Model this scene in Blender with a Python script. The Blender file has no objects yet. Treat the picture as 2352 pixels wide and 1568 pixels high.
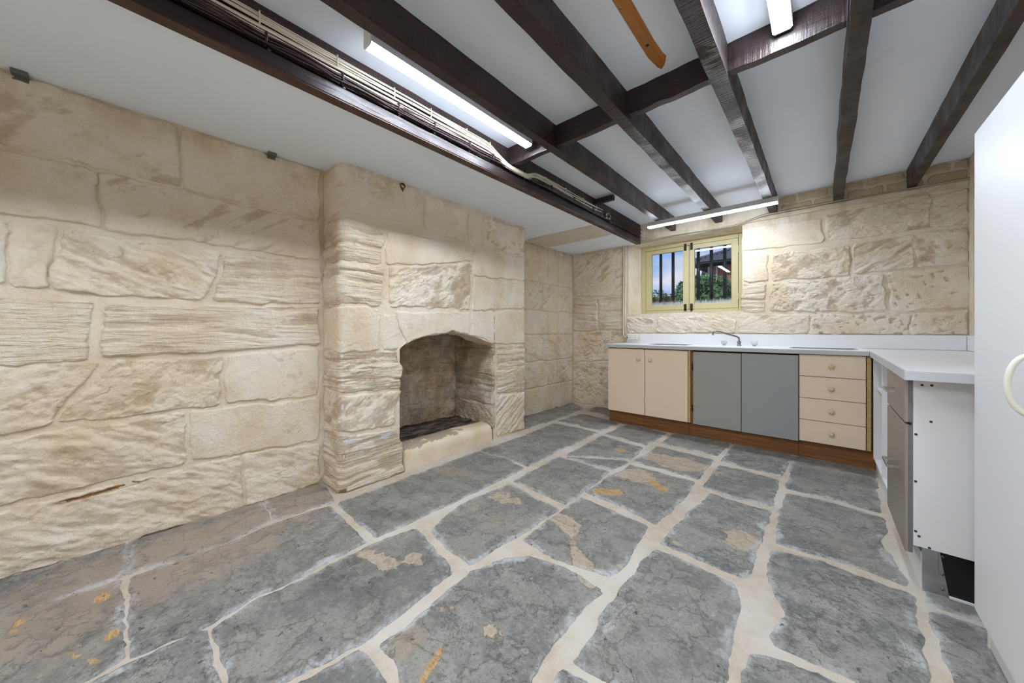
import bpy, bmesh, math, random
import numpy as np
from mathutils import Vector, Matrix
random.seed(4)
S = bpy.context.scene
C = S.collection
# ---------------- camera
YAW = math.radians(41.8475)
cam_d = bpy.data.cameras.new('camera'); cam = bpy.data.objects.new('camera', cam_d); C.objects.link(cam)
cam_d.sensor_width = 36.0; cam_d.lens = 36.0*795/2352; cam_d.shift_y = -25/2352; cam_d.clip_start = 0.02
S.cycles.max_bounces = 12; S.cycles.diffuse_bounces = 8; S.cycles.transparent_max_bounces = 16
cam.location = (0, 0, 1.05); cam.rotation_euler = (math.radians(90), 0, YAW)
S.camera = cam
# ---------------- exposure and light
S.view_settings.view_transform = 'Standard'; S.view_settings.look = 'None'
S.view_settings.gamma = 1.0; S.view_settings.use_curve_mapping = False
S.view_settings.exposure = 0.38
LAMP = 64.0                      # radiance of the batten diffusers
SKY = 0.80
w = bpy.data.worlds.new('sky'); S.world = w; w.use_nodes = True
nt = w.node_tree; nt.nodes.clear()
def wn(t, **k):
    n = nt.nodes.new(t)
    for a, b in k.items(): setattr(n, a, b)
    return n
tc = wn('ShaderNodeTexCoord'); sep = wn('ShaderNodeSeparateXYZ'); nt.links.new(tc.outputs['Generated'], sep.inputs[0])
gr = wn('ShaderNodeValToRGB'); nt.links.new(sep.outputs['Z'], gr.inputs[0])
gr.color_ramp.elements[0].color = (.40, .58, .90, 1); gr.color_ramp.elements[0].position = 0.0
gr.color_ramp.elements[1].color = (.13, .30, .78, 1); gr.color_ramp.elements[1].position = 0.6
mp = wn('ShaderNodeMapping'); mp.inputs['Scale'].default_value = (1, 1, 2.2); mp.inputs['Location'].default_value = (.35, .2, .13)
nt.links.new(tc.outputs['Generated'], mp.inputs[0])
cn = wn('ShaderNodeTexNoise'); cn.inputs['Scale'].default_value = 5.0; cn.inputs['Detail'].default_value = 8; cn.inputs['Roughness'].default_value = .5
nt.links.new(mp.outputs[0], cn.inputs['Vector'])
cr = wn('ShaderNodeValToRGB'); nt.links.new(cn.outputs['Fac'], cr.inputs[0])
cr.color_ramp.elements[0].position = .46; cr.color_ramp.elements[1].position = .66
mx = wn('ShaderNodeMix', data_type='RGBA'); nt.links.new(cr.outputs[0], mx.inputs['Factor'])
nt.links.new(gr.outputs[0], mx.inputs['A']); mx.inputs['B'].default_value = (.86, .84, .86, 1)
bg = wn('ShaderNodeBackground'); bg.inputs['Strength'].default_value = SKY
nt.links.new(mx.outputs['Result'], bg.inputs['Color'])
ow = wn('ShaderNodeOutputWorld'); nt.links.new(bg.outputs[0], ow.inputs[0])
sd = bpy.data.lights.new('sun', 'SUN'); so = bpy.data.objects.new('sun', sd); C.objects.link(so)
sd.energy = 1.6; sd.angle = math.radians(4); sd.color = (1, .95, .88)
so.rotation_euler = (math.radians(52), 0, math.radians(-25)); so.location = (0, 0, 8)
SLABS=[[[(-2.272,-0.512),(-2.207,-0.239),(-2.232,-0.1)],[(-2.224,0.002)],[(-2.559,-0.0)],[(-2.609,-0.588)]],[[(-2.22,0.01),(-2.213,0.136),(-2.195,0.316)],[(-2.255,0.538)],[(-2.609,0.559)],[(-2.563,0.005)]],[[(-2.253,0.552)],[(-2.223,0.853)],[(-2.607,0.913)],[(-2.613,0.571)]],[[(-1.622,-0.366),(-1.644,-0.074)],[(-1.662,0.003),(-1.958,-0.006)],[(-2.198,-0.02)],[(-2.251,-0.508)]],[[(-1.65,0.018),(-1.627,0.194),(-1.655,0.328),(-1.661,0.539)],[(-1.686,0.791),(-1.908,0.804)],[(-2.19,0.813),(-2.228,0.54),(-2.177,0.314),(-2.197,0.135)],[(-2.187,0.011),(-1.868,0.012)]],[[(-1.679,0.845),(-1.679,1.055),(-1.672,1.46)],[(-1.688,2.023),(-1.943,2.084)],[(-2.22,2.028),(-2.204,1.312),(-2.2,1.066)],[(-2.189,0.855)]],[[(-1.692,2.076),(-1.713,2.57)],[(-1.711,3.236),(-1.948,3.258)],[(-2.262,3.235),(-2.211,2.651)],[(-2.233,2.075)]],[[(-2.29,3.363)],[(-1.713,3.317)],[(-1.712,3.753)],[(-2.265,3.839)]],[[(-2.35,2.832)],[(-2.328,3.329)],[(-2.395,4.116)],[(-2.818,4.437),(-2.73,3.6),(-2.729,2.899),(-2.45,2.86)]],[[(-2.321,4.045)],[(-1.707,3.858)],[(-1.548,4.639)],[(-2.299,4.691)]],[[(-1.269,-0.203)],[(-1.185,0.189),(-1.339,0.186)],[(-1.614,0.185),(-1.623,0.039)],[(-1.616,-0.259)]],[[(-1.203,0.206),(-1.179,0.366),(-1.153,0.535),(-1.165,0.747)],[(-1.187,0.942),(-1.381,0.991)],[(-1.609,1.022),(-1.644,0.814),(-1.634,0.531),(-1.634,0.324)],[(-1.597,0.205),(-1.388,0.21)]],[[(-1.178,1.028),(-1.158,1.283)],[(-1.149,1.697)],[(-1.589,1.743),(-1.625,1.339)],[(-1.534,1.068),(-1.306,1.024)]],[[(-1.154,1.768),(-1.157,1.944)],[(-1.17,2.4)],[(-1.629,2.405),(-1.619,2.13)],[(-1.598,1.807)]],[[(-1.173,2.451)],[(-1.151,2.692)],[(-1.312,2.598)],[(-1.58,2.435)]],[[(-1.608,2.478)],[(-1.157,2.749)],[(-1.191,3.084)],[(-1.635,3.166)]],[[(-1.199,3.187)],[(-1.172,3.679)],[(-1.627,3.804)],[(-1.637,3.243)]],[[(-1.006,0.218)],[(-0.842,0.518),(-0.966,0.52)],[(-1.123,0.515),(-1.148,0.362)],[(-1.163,0.272)]],[[(-0.815,0.528)],[(-0.608,0.713),(-0.646,0.82),(-0.678,0.991)],[(-0.668,1.285),(-0.839,1.293),(-1.021,1.249),(-1.083,1.152),(-1.106,1.073),(-1.136,1.012),(-1.098,0.704)],[(-1.095,0.56),(-1.011,0.573)]],[[(-1.119,1.328),(-0.921,1.314)],[(-0.678,1.376),(-0.653,1.502)],[(-0.694,1.863)],[(-1.127,1.916),(-1.131,1.575)]],[[(-1.151,1.99),(-0.882,1.97)],[(-0.67,1.913),(-0.644,2.253)],[(-0.654,2.625)],[(-1.113,2.618)]],[[(-1.129,2.724)],[(-0.654,2.691)],[(-0.656,3.173)],[(-1.104,3.208)]],[[(-1.117,3.326)],[(-0.652,3.307)],[(-0.622,3.943)],[(-1.135,3.942)]],[[(-0.58,0.753)],[(-0.397,0.861)],[(-0.525,0.915)],[(-0.599,0.898)]],[[(-0.587,0.95),(-0.472,0.963),(-0.346,0.969)],[(-0.202,0.985),(-0.219,1.23),(-0.224,1.375),(-0.24,1.604)],[(-0.268,1.672),(-0.353,1.685),(-0.489,1.697)],[(-0.599,1.692),(-0.61,1.244)]],[[(-0.596,1.762),(-0.506,1.757),(-0.356,1.737)],[(-0.241,1.747),(-0.23,2.022)],[(-0.222,2.501),(-0.393,2.492)],[(-0.538,2.506),(-0.567,2.238)]],[[(-0.597,2.587),(-0.425,2.545)],[(-0.219,2.578)],[(-0.223,3.058),(-0.403,3.076)],[(-0.602,3.087)]],[[(-0.602,3.196),(-0.401,3.165)],[(-0.22,3.158)],[(-0.172,3.764)],[(-0.606,3.887)]],[[(-0.189,1.047)],[(0.145,1.333)],[(0.036,1.417),(-0.059,1.395)],[(-0.168,1.357)]],[[(-0.124,1.443),(-0.063,1.448),(0.038,1.463)],[(0.236,1.455),(0.244,1.603),(0.253,1.816)],[(0.271,2.077),(0.1,2.087),(-0.012,2.108)],[(-0.183,2.055),(-0.18,1.836),(-0.139,1.724),(-0.1,1.653),(-0.105,1.563),(-0.138,1.475)]],[[(-0.173,2.141),(0.018,2.155),(0.157,2.149)],[(0.258,2.133),(0.263,2.215),(0.237,2.371),(0.214,2.511),(0.254,2.685)],[(0.253,2.814),(0.024,2.873)],[(-0.167,2.839),(-0.183,2.436)]],[[(-0.179,2.935),(0.024,2.94)],[(0.254,2.902),(0.27,3.222)],[(0.292,3.808)],[(-0.175,3.831)]],[[(0.301,2.051)],[(0.436,2.06)],[(0.461,2.262)],[(0.31,2.19)]],[[(0.298,2.005),(0.295,1.862),(0.296,1.65)],[(0.29,1.477)],[(0.426,1.572)],[(0.428,2.015)]]]
BLOBS=[('t',-1.036,1.596,0.12,0.07,-0.3,1.6),('t',-0.795,1.359,0.19,0.045,-0.75,1.5),('t',-1.466,1.576,0.12,0.08,0,1.2),('t',-0.873,2.917,0.26,0.15,0.0,1.75),('t',-1.017,2.454,0.17,0.12,0,1.6),('o',-1.037,2.084,0.11,0.05,0.6,1.5),('o',-0.819,2.388,0.12,0.045,-0.5,1.25),('o',-1.312,2.885,0.07,0.04,0,1.1),('o',-0.917,0.661,0.018,0.07,0.4,1.3),('t',-0.867,0.841,0.06,0.05,0,0.9),('o',-2.082,-0.055,0.05,0.035,0.5,0.95),('o',-2.113,-0.259,0.09,0.03,0,0.9),('o',-1.814,-0.026,0.035,0.03,0,0.95),('o',-1.73,-0.077,0.12,0.02,0.5,0.85),('o',-2.22,0.053,0.05,0.012,0.6,0.8),('t',-0.302,2.059,0.07,0.12,0,1.5),('t',-0.53,1.807,0.03,0.02,0,1.1),('t',-0.425,2.076,0.1,0.05,0,0.75),('t',-1.529,0.761,0.2,0.05,0.3,1.15),('t',-1.382,0.873,0.08,0.05,0,1.1),('t',-0.677,1.465,0.05,0.03,0,1.0),('b',-2.035,1.615,0.3,0.1,0.2,0.9),('b',0.066,2.314,0.06,0.08,0,0.7),('b',0.108,2.179,0.04,0.04,0,0.7),('b',-2.321,0.352,0.8,0.2,1.57,1.4),('b',-2.118,0.213,0.45,0.22,1.57,1.3),('b',-2.054,-0.194,0.35,0.25,1.5,1.1),('b',-2.61,0.683,0.9,0.16,1.57,1.5),('b',-1.309,1.369,0.3,0.16,0.2,0.6),('b',-1.039,0.623,0.09,0.09,0,0.9),('t',-1.092,0.784,0.12,0.05,0.5,0.7),('b',-1.524,2.77,0.25,0.1,0,0.6),('d',-1.836,1.018,0.16,0.07,0.5,0.9),('d',-1.422,0.689,0.35,0.2,0.5,0.8),('d',-1.758,0.096,0.25,0.15,0.4,0.6),('d',-1.436,1.199,0.1,0.08,0,0.5),('d',-1.979,4.419,0.4,0.15,0,0.7),('w',-0.566,1.189,0.05,0.22,-0.05,0.8),('w',-0.388,1.348,0.07,0.25,0.1,0.5),('w',-0.289,1.411,0.05,0.18,0.1,0.5),('w',0.219,1.708,0.06,0.12,0,0.9),('w',0.056,1.946,0.12,0.05,0,0.5),('w',-0.586,2.861,0.05,0.1,0,0.5),('w',-1.093,1.249,0.09,0.06,0.5,1.6),('w',0.253,2.337,0.05,0.12,0.3,1.6)]
LW=[('rough',0.5,[(-0.585,1.84),(0.192,1.821),(0.192,2.137),(-0.585,2.144)]),('smooth',1,[(0.201,1.819),(0.888,1.807),(0.888,2.15),(0.201,2.139)]),('smooth',1,[(-0.585,1.544),(-0.078,1.546),(-0.094,1.806),(-0.585,1.808)]),('pick',0.8,[(-0.067,1.538),(0.888,1.53),(0.888,1.786),(-0.083,1.808)]),('smooth',1,[(-0.585,1.24),(-0.338,1.241),(-0.338,1.519),(-0.585,1.528)]),('smooth',1.2,[(-0.331,1.239),(-0.238,1.233),(-0.201,1.511),(-0.324,1.52)]),('chop',1.3,[(-0.228,1.226),(0.299,1.222),(0.365,1.496),(-0.18,1.511)]),('ridge',0.9,[(0.335,1.212),(0.883,1.237),(0.883,1.514),(0.392,1.493)]),('ridge',0.5,[(-0.585,0.908),(-0.114,0.909),(-0.111,1.187),(-0.585,1.196)]),('ridge',1.2,[(-0.07,0.923),(0.88,0.952),(0.88,1.214),(-0.07,1.169)]),('pit',1,[(-0.585,0.608),(-0.235,0.624),(-0.073,0.902),(-0.585,0.892)]),('pit',1.2,[(-0.211,0.631),(0.35,0.627),(0.369,0.898),(-0.034,0.902)]),('smooth',1.2,[(0.38,0.634),(0.88,0.604),(0.88,0.931),(0.394,0.904)]),('chop',1.2,[(-0.585,0.304),(0.223,0.336),(0.209,0.612),(-0.585,0.584)]),('smooth',0.8,[(0.247,0.338),(0.88,0.304),(0.88,0.586),(0.23,0.615)]),('chop',1.1,[(-0.585,0.008),(0.459,-0.004),(0.459,0.315),(-0.585,0.28)]),('chop',0.8,[(0.473,0.0),(0.888,0.01),(0.888,0.278),(0.473,0.317)])]
CH=[('smooth',1,'L',[[(0.92,1.815)],[(1.52,1.853)],[(1.528,2.125)],[(0.942,2.128)]]),('smooth',0.8,'',[[(1.561,1.848)],[(1.991,1.827)],[(1.991,2.087)],[(1.561,2.128)]]),('pit',0.8,'R',[[(2.032,1.827)],[(2.823,1.842)],[(2.823,2.157)],[(2.032,2.09)]]),('ridge',1,'L',[[(0.914,1.488)],[(1.208,1.514)],[(1.208,1.756)],[(0.92,1.801)]]),('smooth',0.7,'',[[(1.242,1.516)],[(2.064,1.67)],[(2.053,1.816)],[(1.242,1.761)]]),('smooth',0.8,'R',[[(2.096,1.541)],[(2.823,1.601)],[(2.823,1.819)],[(2.096,1.808)]]),('ridge',1.2,'L',[[(0.914,1.209)],[(1.202,1.225)],[(1.208,1.498)],[(0.914,1.476)]]),('rough',1,'',[[(1.269,1.222)],[(2.053,1.237)],[(2.064,1.65)],[(1.249,1.501)]]),('smooth',0.9,'R',[[(2.085,1.234)],[(2.823,1.309)],[(2.823,1.583)],[(2.096,1.518)]]),('smooth',0.6,'L',[[(0.914,0.919)],[(1.195,0.906)],[(1.182,1.202)],[(0.914,1.198)]]),('pit',0.4,'',[[(1.215,0.905)],[(1.332,0.913)],[(1.276,1.147)],[(1.202,1.182)]]),('smooth',0.5,'',[[(1.397,0.956),(1.565,1.009),(1.796,1.028),(1.852,1.057)],[(2.043,1.007)],[(2.053,1.213)],[(1.3,1.186)]]),('smooth',0.5,'R',[[(2.075,1.003),(2.219,0.973),(2.386,0.92)],[(2.823,0.906)],[(2.823,1.291)],[(2.075,1.214)]]),('ridge',1.5,'L',[[(0.92,0.662)],[(1.343,0.621),(1.361,0.757)],[(1.325,0.9)],[(0.914,0.902)]]),('rough',0.8,'L',[[(0.925,0.42)],[(1.311,0.365),(1.304,0.446)],[(1.35,0.598)],[(0.931,0.643)]]),('ridge',1,'L',[[(0.92,0.005)],[(1.375,0.003),(1.375,0.206)],[(1.311,0.333)],[(0.92,0.399)]]),('ridge',1,'R',[[(2.398,0.442)],[(2.823,0.388)],[(2.823,0.888)],[(2.398,0.894)]]),('pick',1.1,'R',[[(2.398,0.02)],[(2.823,0.008)],[(2.823,0.369)],[(2.398,0.421)]])]
BW=[('pick',0.9,[(-2.676,1.548),(-1.916,1.509),(-1.916,2.132),(-2.676,2.115)]),('ridge',0.8,[(-2.676,1.044),(-2.309,1.062),(-2.309,1.5),(-2.676,1.523)]),('ridge',0.8,[(-2.276,1.062),(-1.916,1.073),(-1.916,1.486),(-2.276,1.504)]),('pit',0.9,[(-2.676,0.602),(-1.916,0.676),(-1.916,1.044),(-2.676,1.025)]),('pit',1,[(-2.676,0.023),(-1.916,0.036),(-1.916,0.648),(-2.676,0.577)]),('smooth',1,[(-0.621,1.883),(0.003,1.873),(-0.009,2.107),(-0.621,2.117)]),('rough',1.1,[(0.045,1.878),(0.647,1.876),(0.647,2.15),(0.03,2.118)]),('pick',1,[(0.676,1.884),(0.835,1.879),(0.835,2.148),(0.669,2.13)]),('smooth',1,[(-0.621,1.567),(-0.413,1.556),(-0.413,1.821),(-0.621,1.86)]),('pit',1.2,[(-0.371,1.552),(0.18,1.546),(0.18,1.812),(-0.371,1.81)]),('pick',1.2,[(0.214,1.55),(0.556,1.571),(0.556,1.836),(0.214,1.822)]),('pit',1,[(0.58,1.571),(0.835,1.577),(0.835,1.845),(0.58,1.846)]),('ridge',0.8,[(-0.621,1.389),(-0.428,1.381),(-0.428,1.527),(-0.621,1.544)]),('ridge',0.8,[(-0.621,1.238),(-0.435,1.24),(-0.435,1.351),(-0.621,1.361)]),('pit',1.5,[(-0.392,1.247),(0.404,1.217),(0.389,1.524),(-0.371,1.526)]),('dimple',1,[(0.44,1.216),(0.835,1.241),(0.835,1.543),(0.42,1.543)]),('rough',0.6,[(-0.659,1.027),(-0.099,1.021),(-0.099,1.195),(-0.652,1.22)]),('dimple',1.3,[(-0.08,1.021),(0.537,1.018),(0.537,1.187),(-0.08,1.198)]),('dimple',1.3,[(0.552,1.018),(0.835,1.02),(0.835,1.214),(0.552,1.187)]),('chop',1,[(-1.869,1.022),(-1.548,1.023),(-1.548,1.2),(-1.869,1.219)]),('chop',1,[(-1.496,1.023),(-0.691,1.027),(-0.691,1.208),(-1.496,1.209)])]
MARKS={'mapL': [('m',-0.07,0.281,0.16,0.01,0.06),('m',-0.185,0.272,0.012,0.008,0),('m',-0.023,0.287,0.06,0.012,0.1)],'mapC': [('w',0.97,0.331,0.05,0.022,0),('w',1.232,0.304,0.05,0.02,0.2),('w',0.925,0.902,0.015,0.03,0),('w',0.928,0.557,0.012,0.03,0),('w',1.39,1.219,0.13,0.006,0),('w',1.95,1.22,0.12,0.006,0),('m',0.931,0.01,0.03,0.02,0),('m',0.936,0.233,0.01,0.02,0)]}
# ---------------- noise (vectorised)
def _h(ix, iy, seed):
    n = (ix.astype(np.int64)*374761393 + iy.astype(np.int64)*668265263 + seed*974634777) & 0xffffffff
    n = ((n ^ (n >> 13))*1274126177) & 0xffffffff
    n = ((n ^ (n >> 15))*2246822519) & 0xffffffff
    return ((n ^ (n >> 16)) & 0xffffff)/16777215.0
def vn(x, y, seed=0):
    x = np.asarray(x, float); y = np.asarray(y, float)
    ix = np.floor(x); iy = np.floor(y); fx = x-ix; fy = y-iy
    fx = fx*fx*fx*(fx*(fx*6-15)+10); fy = fy*fy*fy*(fy*(fy*6-15)+10)
    a = _h(ix, iy, seed); b = _h(ix+1, iy, seed); c = _h(ix, iy+1, seed); d = _h(ix+1, iy+1, seed)
    return a+(b-a)*fx+(c-a)*fy+(a-b-c+d)*fx*fy
def fbm(x, y, o=4, seed=0, g=.5):
    t = 0; a = 1; s = 0
    for i in range(o):
        t = t+a*vn(x*2**i+i*7.3, y*2**i-i*3.1, seed+i*17); s += a; a *= g
    return t/s
def sstep(a, b, x):
    t = np.clip((x-a)/(b-a), 0, 1); return t*t*(3-2*t)
# ---------------- objects
def lin(r, g, b):
    f = lambda v: (v/255/12.92 if v/255 <= .04045 else ((v/255+.055)/1.055)**2.4)
    return (f(r), f(g), f(b), 1)
def tag(o, label=None, cat=None, group=None, kind=None):
    if label: o['label'] = label
    if cat: o['category'] = cat
    if group: o['group'] = group
    if kind: o['kind'] = kind
    return o
def empty(name, loc, label=None, cat=None, group=None, kind=None):
    o = bpy.data.objects.new(name, None); C.objects.link(o); o.location = loc; o.empty_display_size = .1
    return tag(o, label, cat, group, kind)
def put(name, me, mat, parent=None, loc=(0, 0, 0)):
    o = bpy.data.objects.new(name, me); C.objects.link(o)
    if mat is not None: me.materials.append(mat)
    if parent is not None:
        o.parent = parent; o.location = Vector(loc)-wloc(parent)
    else: o.location = loc
    return o
def wloc(o):
    v = Vector(o.location)
    while o.parent: o = o.parent; v += o.location
    return v
def raw(name, verts, faces, mat, parent=None, smooth=False, attrs=None):
    V = np.asarray(verts, float).reshape(-1, 3)
    c = (V.min(0)+V.max(0))/2; c[2] = V[:, 2].min()
    me = bpy.data.meshes.new(name); me.from_pydata((V-c).tolist(), [], faces)
    if smooth: me.polygons.foreach_set('use_smooth', [True]*len(me.polygons))
    for k, a in (attrs or {}).items():
        at = me.attributes.new(k, 'FLOAT', 'POINT'); at.data.foreach_set('value', np.asarray(a, float).ravel())
    me.update()
    return put(name, me, mat, parent, c)
class MB:
    """collects boxes, tubes and lathes, links them as ONE mesh object"""
    def __init__(s): s.v = []; s.f = []; s.sm = []
    def add(s, v, f, smooth=False):
        n = len(s.v); s.v += [tuple(p) for p in v]; s.f += [tuple(i+n for i in q) for q in f]; s.sm += [smooth]*len(f); return s
    def box(s, x0, x1, y0, y1, z0, z1, b=0.0):
        bm = bmesh.new(); bmesh.ops.create_cube(bm, size=1)
        for p in bm.verts: p.co = Vector(((x0+x1)/2+p.co.x*(x1-x0), (y0+y1)/2+p.co.y*(y1-y0), (z0+z1)/2+p.co.z*(z1-z0)))
        if b: bmesh.ops.bevel(bm, geom=bm.edges[:], offset=b, segments=2, affect='EDGES', profile=.5)
        bm.verts.index_update(); s.add([p.co[:] for p in bm.verts], [[v.index for v in f.verts] for f in bm.faces]); bm.free(); return s
    def tube(s, pts, r, n=10, cap=True):
        P = [Vector(p) for p in pts]; rr = r if isinstance(r, (list, tuple)) else [r]*len(P)
        t = (P[1]-P[0]).normalized(); u = t.orthogonal().normalized(); vs = []
        for i, p in enumerate(P):
            t = (P[min(i+1, len(P)-1)]-P[max(i-1, 0)]).normalized()
            u = (u-t*u.dot(t)).normalized(); w_ = t.cross(u)
            for k in range(n):
                a = 2*math.pi*k/n; vs.append(p+(u*math.cos(a)+w_*math.sin(a))*rr[i])
        fs = [(i*n+k, i*n+(k+1) % n, (i+1)*n+(k+1) % n, (i+1)*n+k) for i in range(len(P)-1) for k in range(n)]
        if cap: fs += [tuple(range(n))[::-1], tuple(range((len(P)-1)*n, len(P)*n))]
        return s.add(vs, fs, True)
    def lathe(s, c, axis, prof, n=20, smooth=True):
        ax = Vector(axis).normalized(); u = ax.orthogonal().normalized(); w_ = ax.cross(u); c = Vector(c); vs = []
        for d, r in prof:
            for k in range(n):
                a = 2*math.pi*k/n; vs.append(c+ax*d+(u*math.cos(a)+w_*math.sin(a))*max(r, 1e-4))
        fs = [(i*n+k, i*n+(k+1) % n, (i+1)*n+(k+1) % n, (i+1)*n+k) for i in range(len(prof)-1) for k in range(n)]
        fs += [tuple(range(n))[::-1], tuple(range((len(prof)-1)*n, len(prof)*n))]
        return s.add(vs, fs, smooth)
    def prism(s, poly, axis, a, b):
        """poly: 2D outline in the two other axes, extruded along axis from a to b"""
        def P(q, t): return {'x': (t, q[0], q[1]), 'y': (q[0], t, q[1]), 'z': (q[0], q[1], t)}[axis]
        n = len(poly); vs = [P(q, a) for q in poly]+[P(q, b) for q in poly]
        return s.add(vs, [tuple(range(n))[::-1], tuple(range(n, 2*n))]+[(i, (i+1) % n, n+(i+1) % n, n+i) for i in range(n)])
    def build(s, name, mat, parent=None):
        V = np.array(s.v); c = (V.min(0)+V.max(0))/2; c[2] = V[:, 2].min()
        me = bpy.data.meshes.new(name); me.from_pydata((V-c).tolist(), [], s.f)
        me.polygons.foreach_set('use_smooth', s.sm)
        bm = bmesh.new(); bm.from_mesh(me); bmesh.ops.recalc_face_normals(bm, faces=bm.faces[:]); bm.to_mesh(me); bm.free()
        me.update(); return put(name, me, mat, parent, c)
def box(name, mat, parent, x0, x1, y0, y1, z0, z1, b=.0):
    return MB().box(x0, x1, y0, y1, z0, z1, b).build(name, mat, parent)
def copytree(o, d, parent=None):
    c = o.copy(); C.objects.link(c); c.parent = parent
    if parent is None: c.location = Vector(o.location)+Vector(d)
    for ch in list(o.children): copytree(ch, d, c)
    return c
# ---------------- materials
class NT:
    def __init__(s, name):
        s.m = bpy.data.materials.new(name); s.m.use_nodes = True; s.t = s.m.node_tree; s.t.nodes.clear()
        s.out = s.n('ShaderNodeOutputMaterial'); s.b = s.n('ShaderNodeBsdfPrincipled'); s.l(s.b.outputs[0], s.out.inputs[0])
        s.g = s.n('ShaderNodeNewGeometry'); s.pos = s.g.outputs['Position']
    def n(s, t, **k):
        x = s.t.nodes.new(t)
        for a, b in k.items(): setattr(x, a, b)
        return x
    def l(s, a, b): s.t.links.new(a, b)
    def noise(s, scale, detail=4, rough=.5, stretch=None, dist=0, vec=None, off=(0, 0, 0)):
        v = vec or s.pos
        if stretch or off != (0, 0, 0):
            m = s.n('ShaderNodeMapping'); m.inputs['Scale'].default_value = stretch or (1, 1, 1); m.inputs['Location'].default_value = off
            s.l(v, m.inputs[0]); v = m.outputs[0]
        x = s.n('ShaderNodeTexNoise'); x.inputs['Scale'].default_value = scale; x.inputs['Detail'].default_value = detail
        x.inputs['Roughness'].default_value = rough; x.inputs['Distortion'].default_value = dist; s.l(v, x.inputs['Vector'])
        return x.outputs['Fac']
    def ramp(s, f, a, b, va=0., vb=1.):
        x = s.n('ShaderNodeMapRange'); x.interpolation_type = 'SMOOTHSTEP'
        x.inputs['From Min'].default_value = a; x.inputs['From Max'].default_value = b
        x.inputs['To Min'].default_value = va; x.inputs['To Max'].default_value = vb; s.l(f, x.inputs['Value']); return x.outputs[0]
    def math(s, op, a, b=None, c=None):
        x = s.n('ShaderNodeMath', operation=op)
        for i, v in enumerate((a, b, c)):
            if v is None: continue
            if isinstance(v, (int, float)): x.inputs[i].default_value = v
            else: s.l(v, x.inputs[i])
        return x.outputs[0]
    def mix(s, f, a, b, mode='MIX'):
        x = s.n('ShaderNodeMix', data_type='RGBA', blend_type=mode)
        for i, v in (('Factor', f), ('A', a), ('B', b)):
            if isinstance(v, (int, float, tuple)): x.inputs[i].default_value = v
            else: s.l(v, x.inputs[i])
        return x.outputs['Result']
    def attr(s, name):
        x = s.n('ShaderNodeAttribute'); x.attribute_name = name; return x.outputs['Fac']
    def rnd(s): return s.n('ShaderNodeObjectInfo').outputs['Random']
    def bump(s, h, dist, strength=1., nrm=None):
        x = s.n('ShaderNodeBump'); x.inputs['Distance'].default_value = dist; x.inputs['Strength'].default_value = strength
        s.l(h, x.inputs['Height'])
        if nrm: s.l(nrm, x.inputs['Normal'])
        return x.outputs[0]
    def done(s, col=None, rough=None, nrm=None, metal=0, spec=None):
        if col is not None:
            if isinstance(col, tuple): s.b.inputs['Base Color'].default_value = col
            else: s.l(col, s.b.inputs['Base Color'])
        if rough is not None:
            if isinstance(rough, (int, float)): s.b.inputs['Roughness'].default_value = rough
            else: s.l(rough, s.b.inputs['Roughness'])
        if nrm: s.l(nrm, s.b.inputs['Normal'])
        s.b.inputs['Metallic'].default_value = metal
        if spec is not None: s.b.inputs['Specular IOR Level'].default_value = spec
        return s.m
def plain(name, c, rough=.5, metal=0, mott=.12, ms=6, bs=200, bd=.0003, spec=.5):
    t = NT(name); c2 = tuple(v*(1-mott) for v in c[:3])+(1,)
    return t.done(t.mix(t.noise(ms, 5), c, c2), rough, t.bump(t.noise(bs, 3), bd), metal, spec)
CREAM = lin(236, 226, 210)
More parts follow.
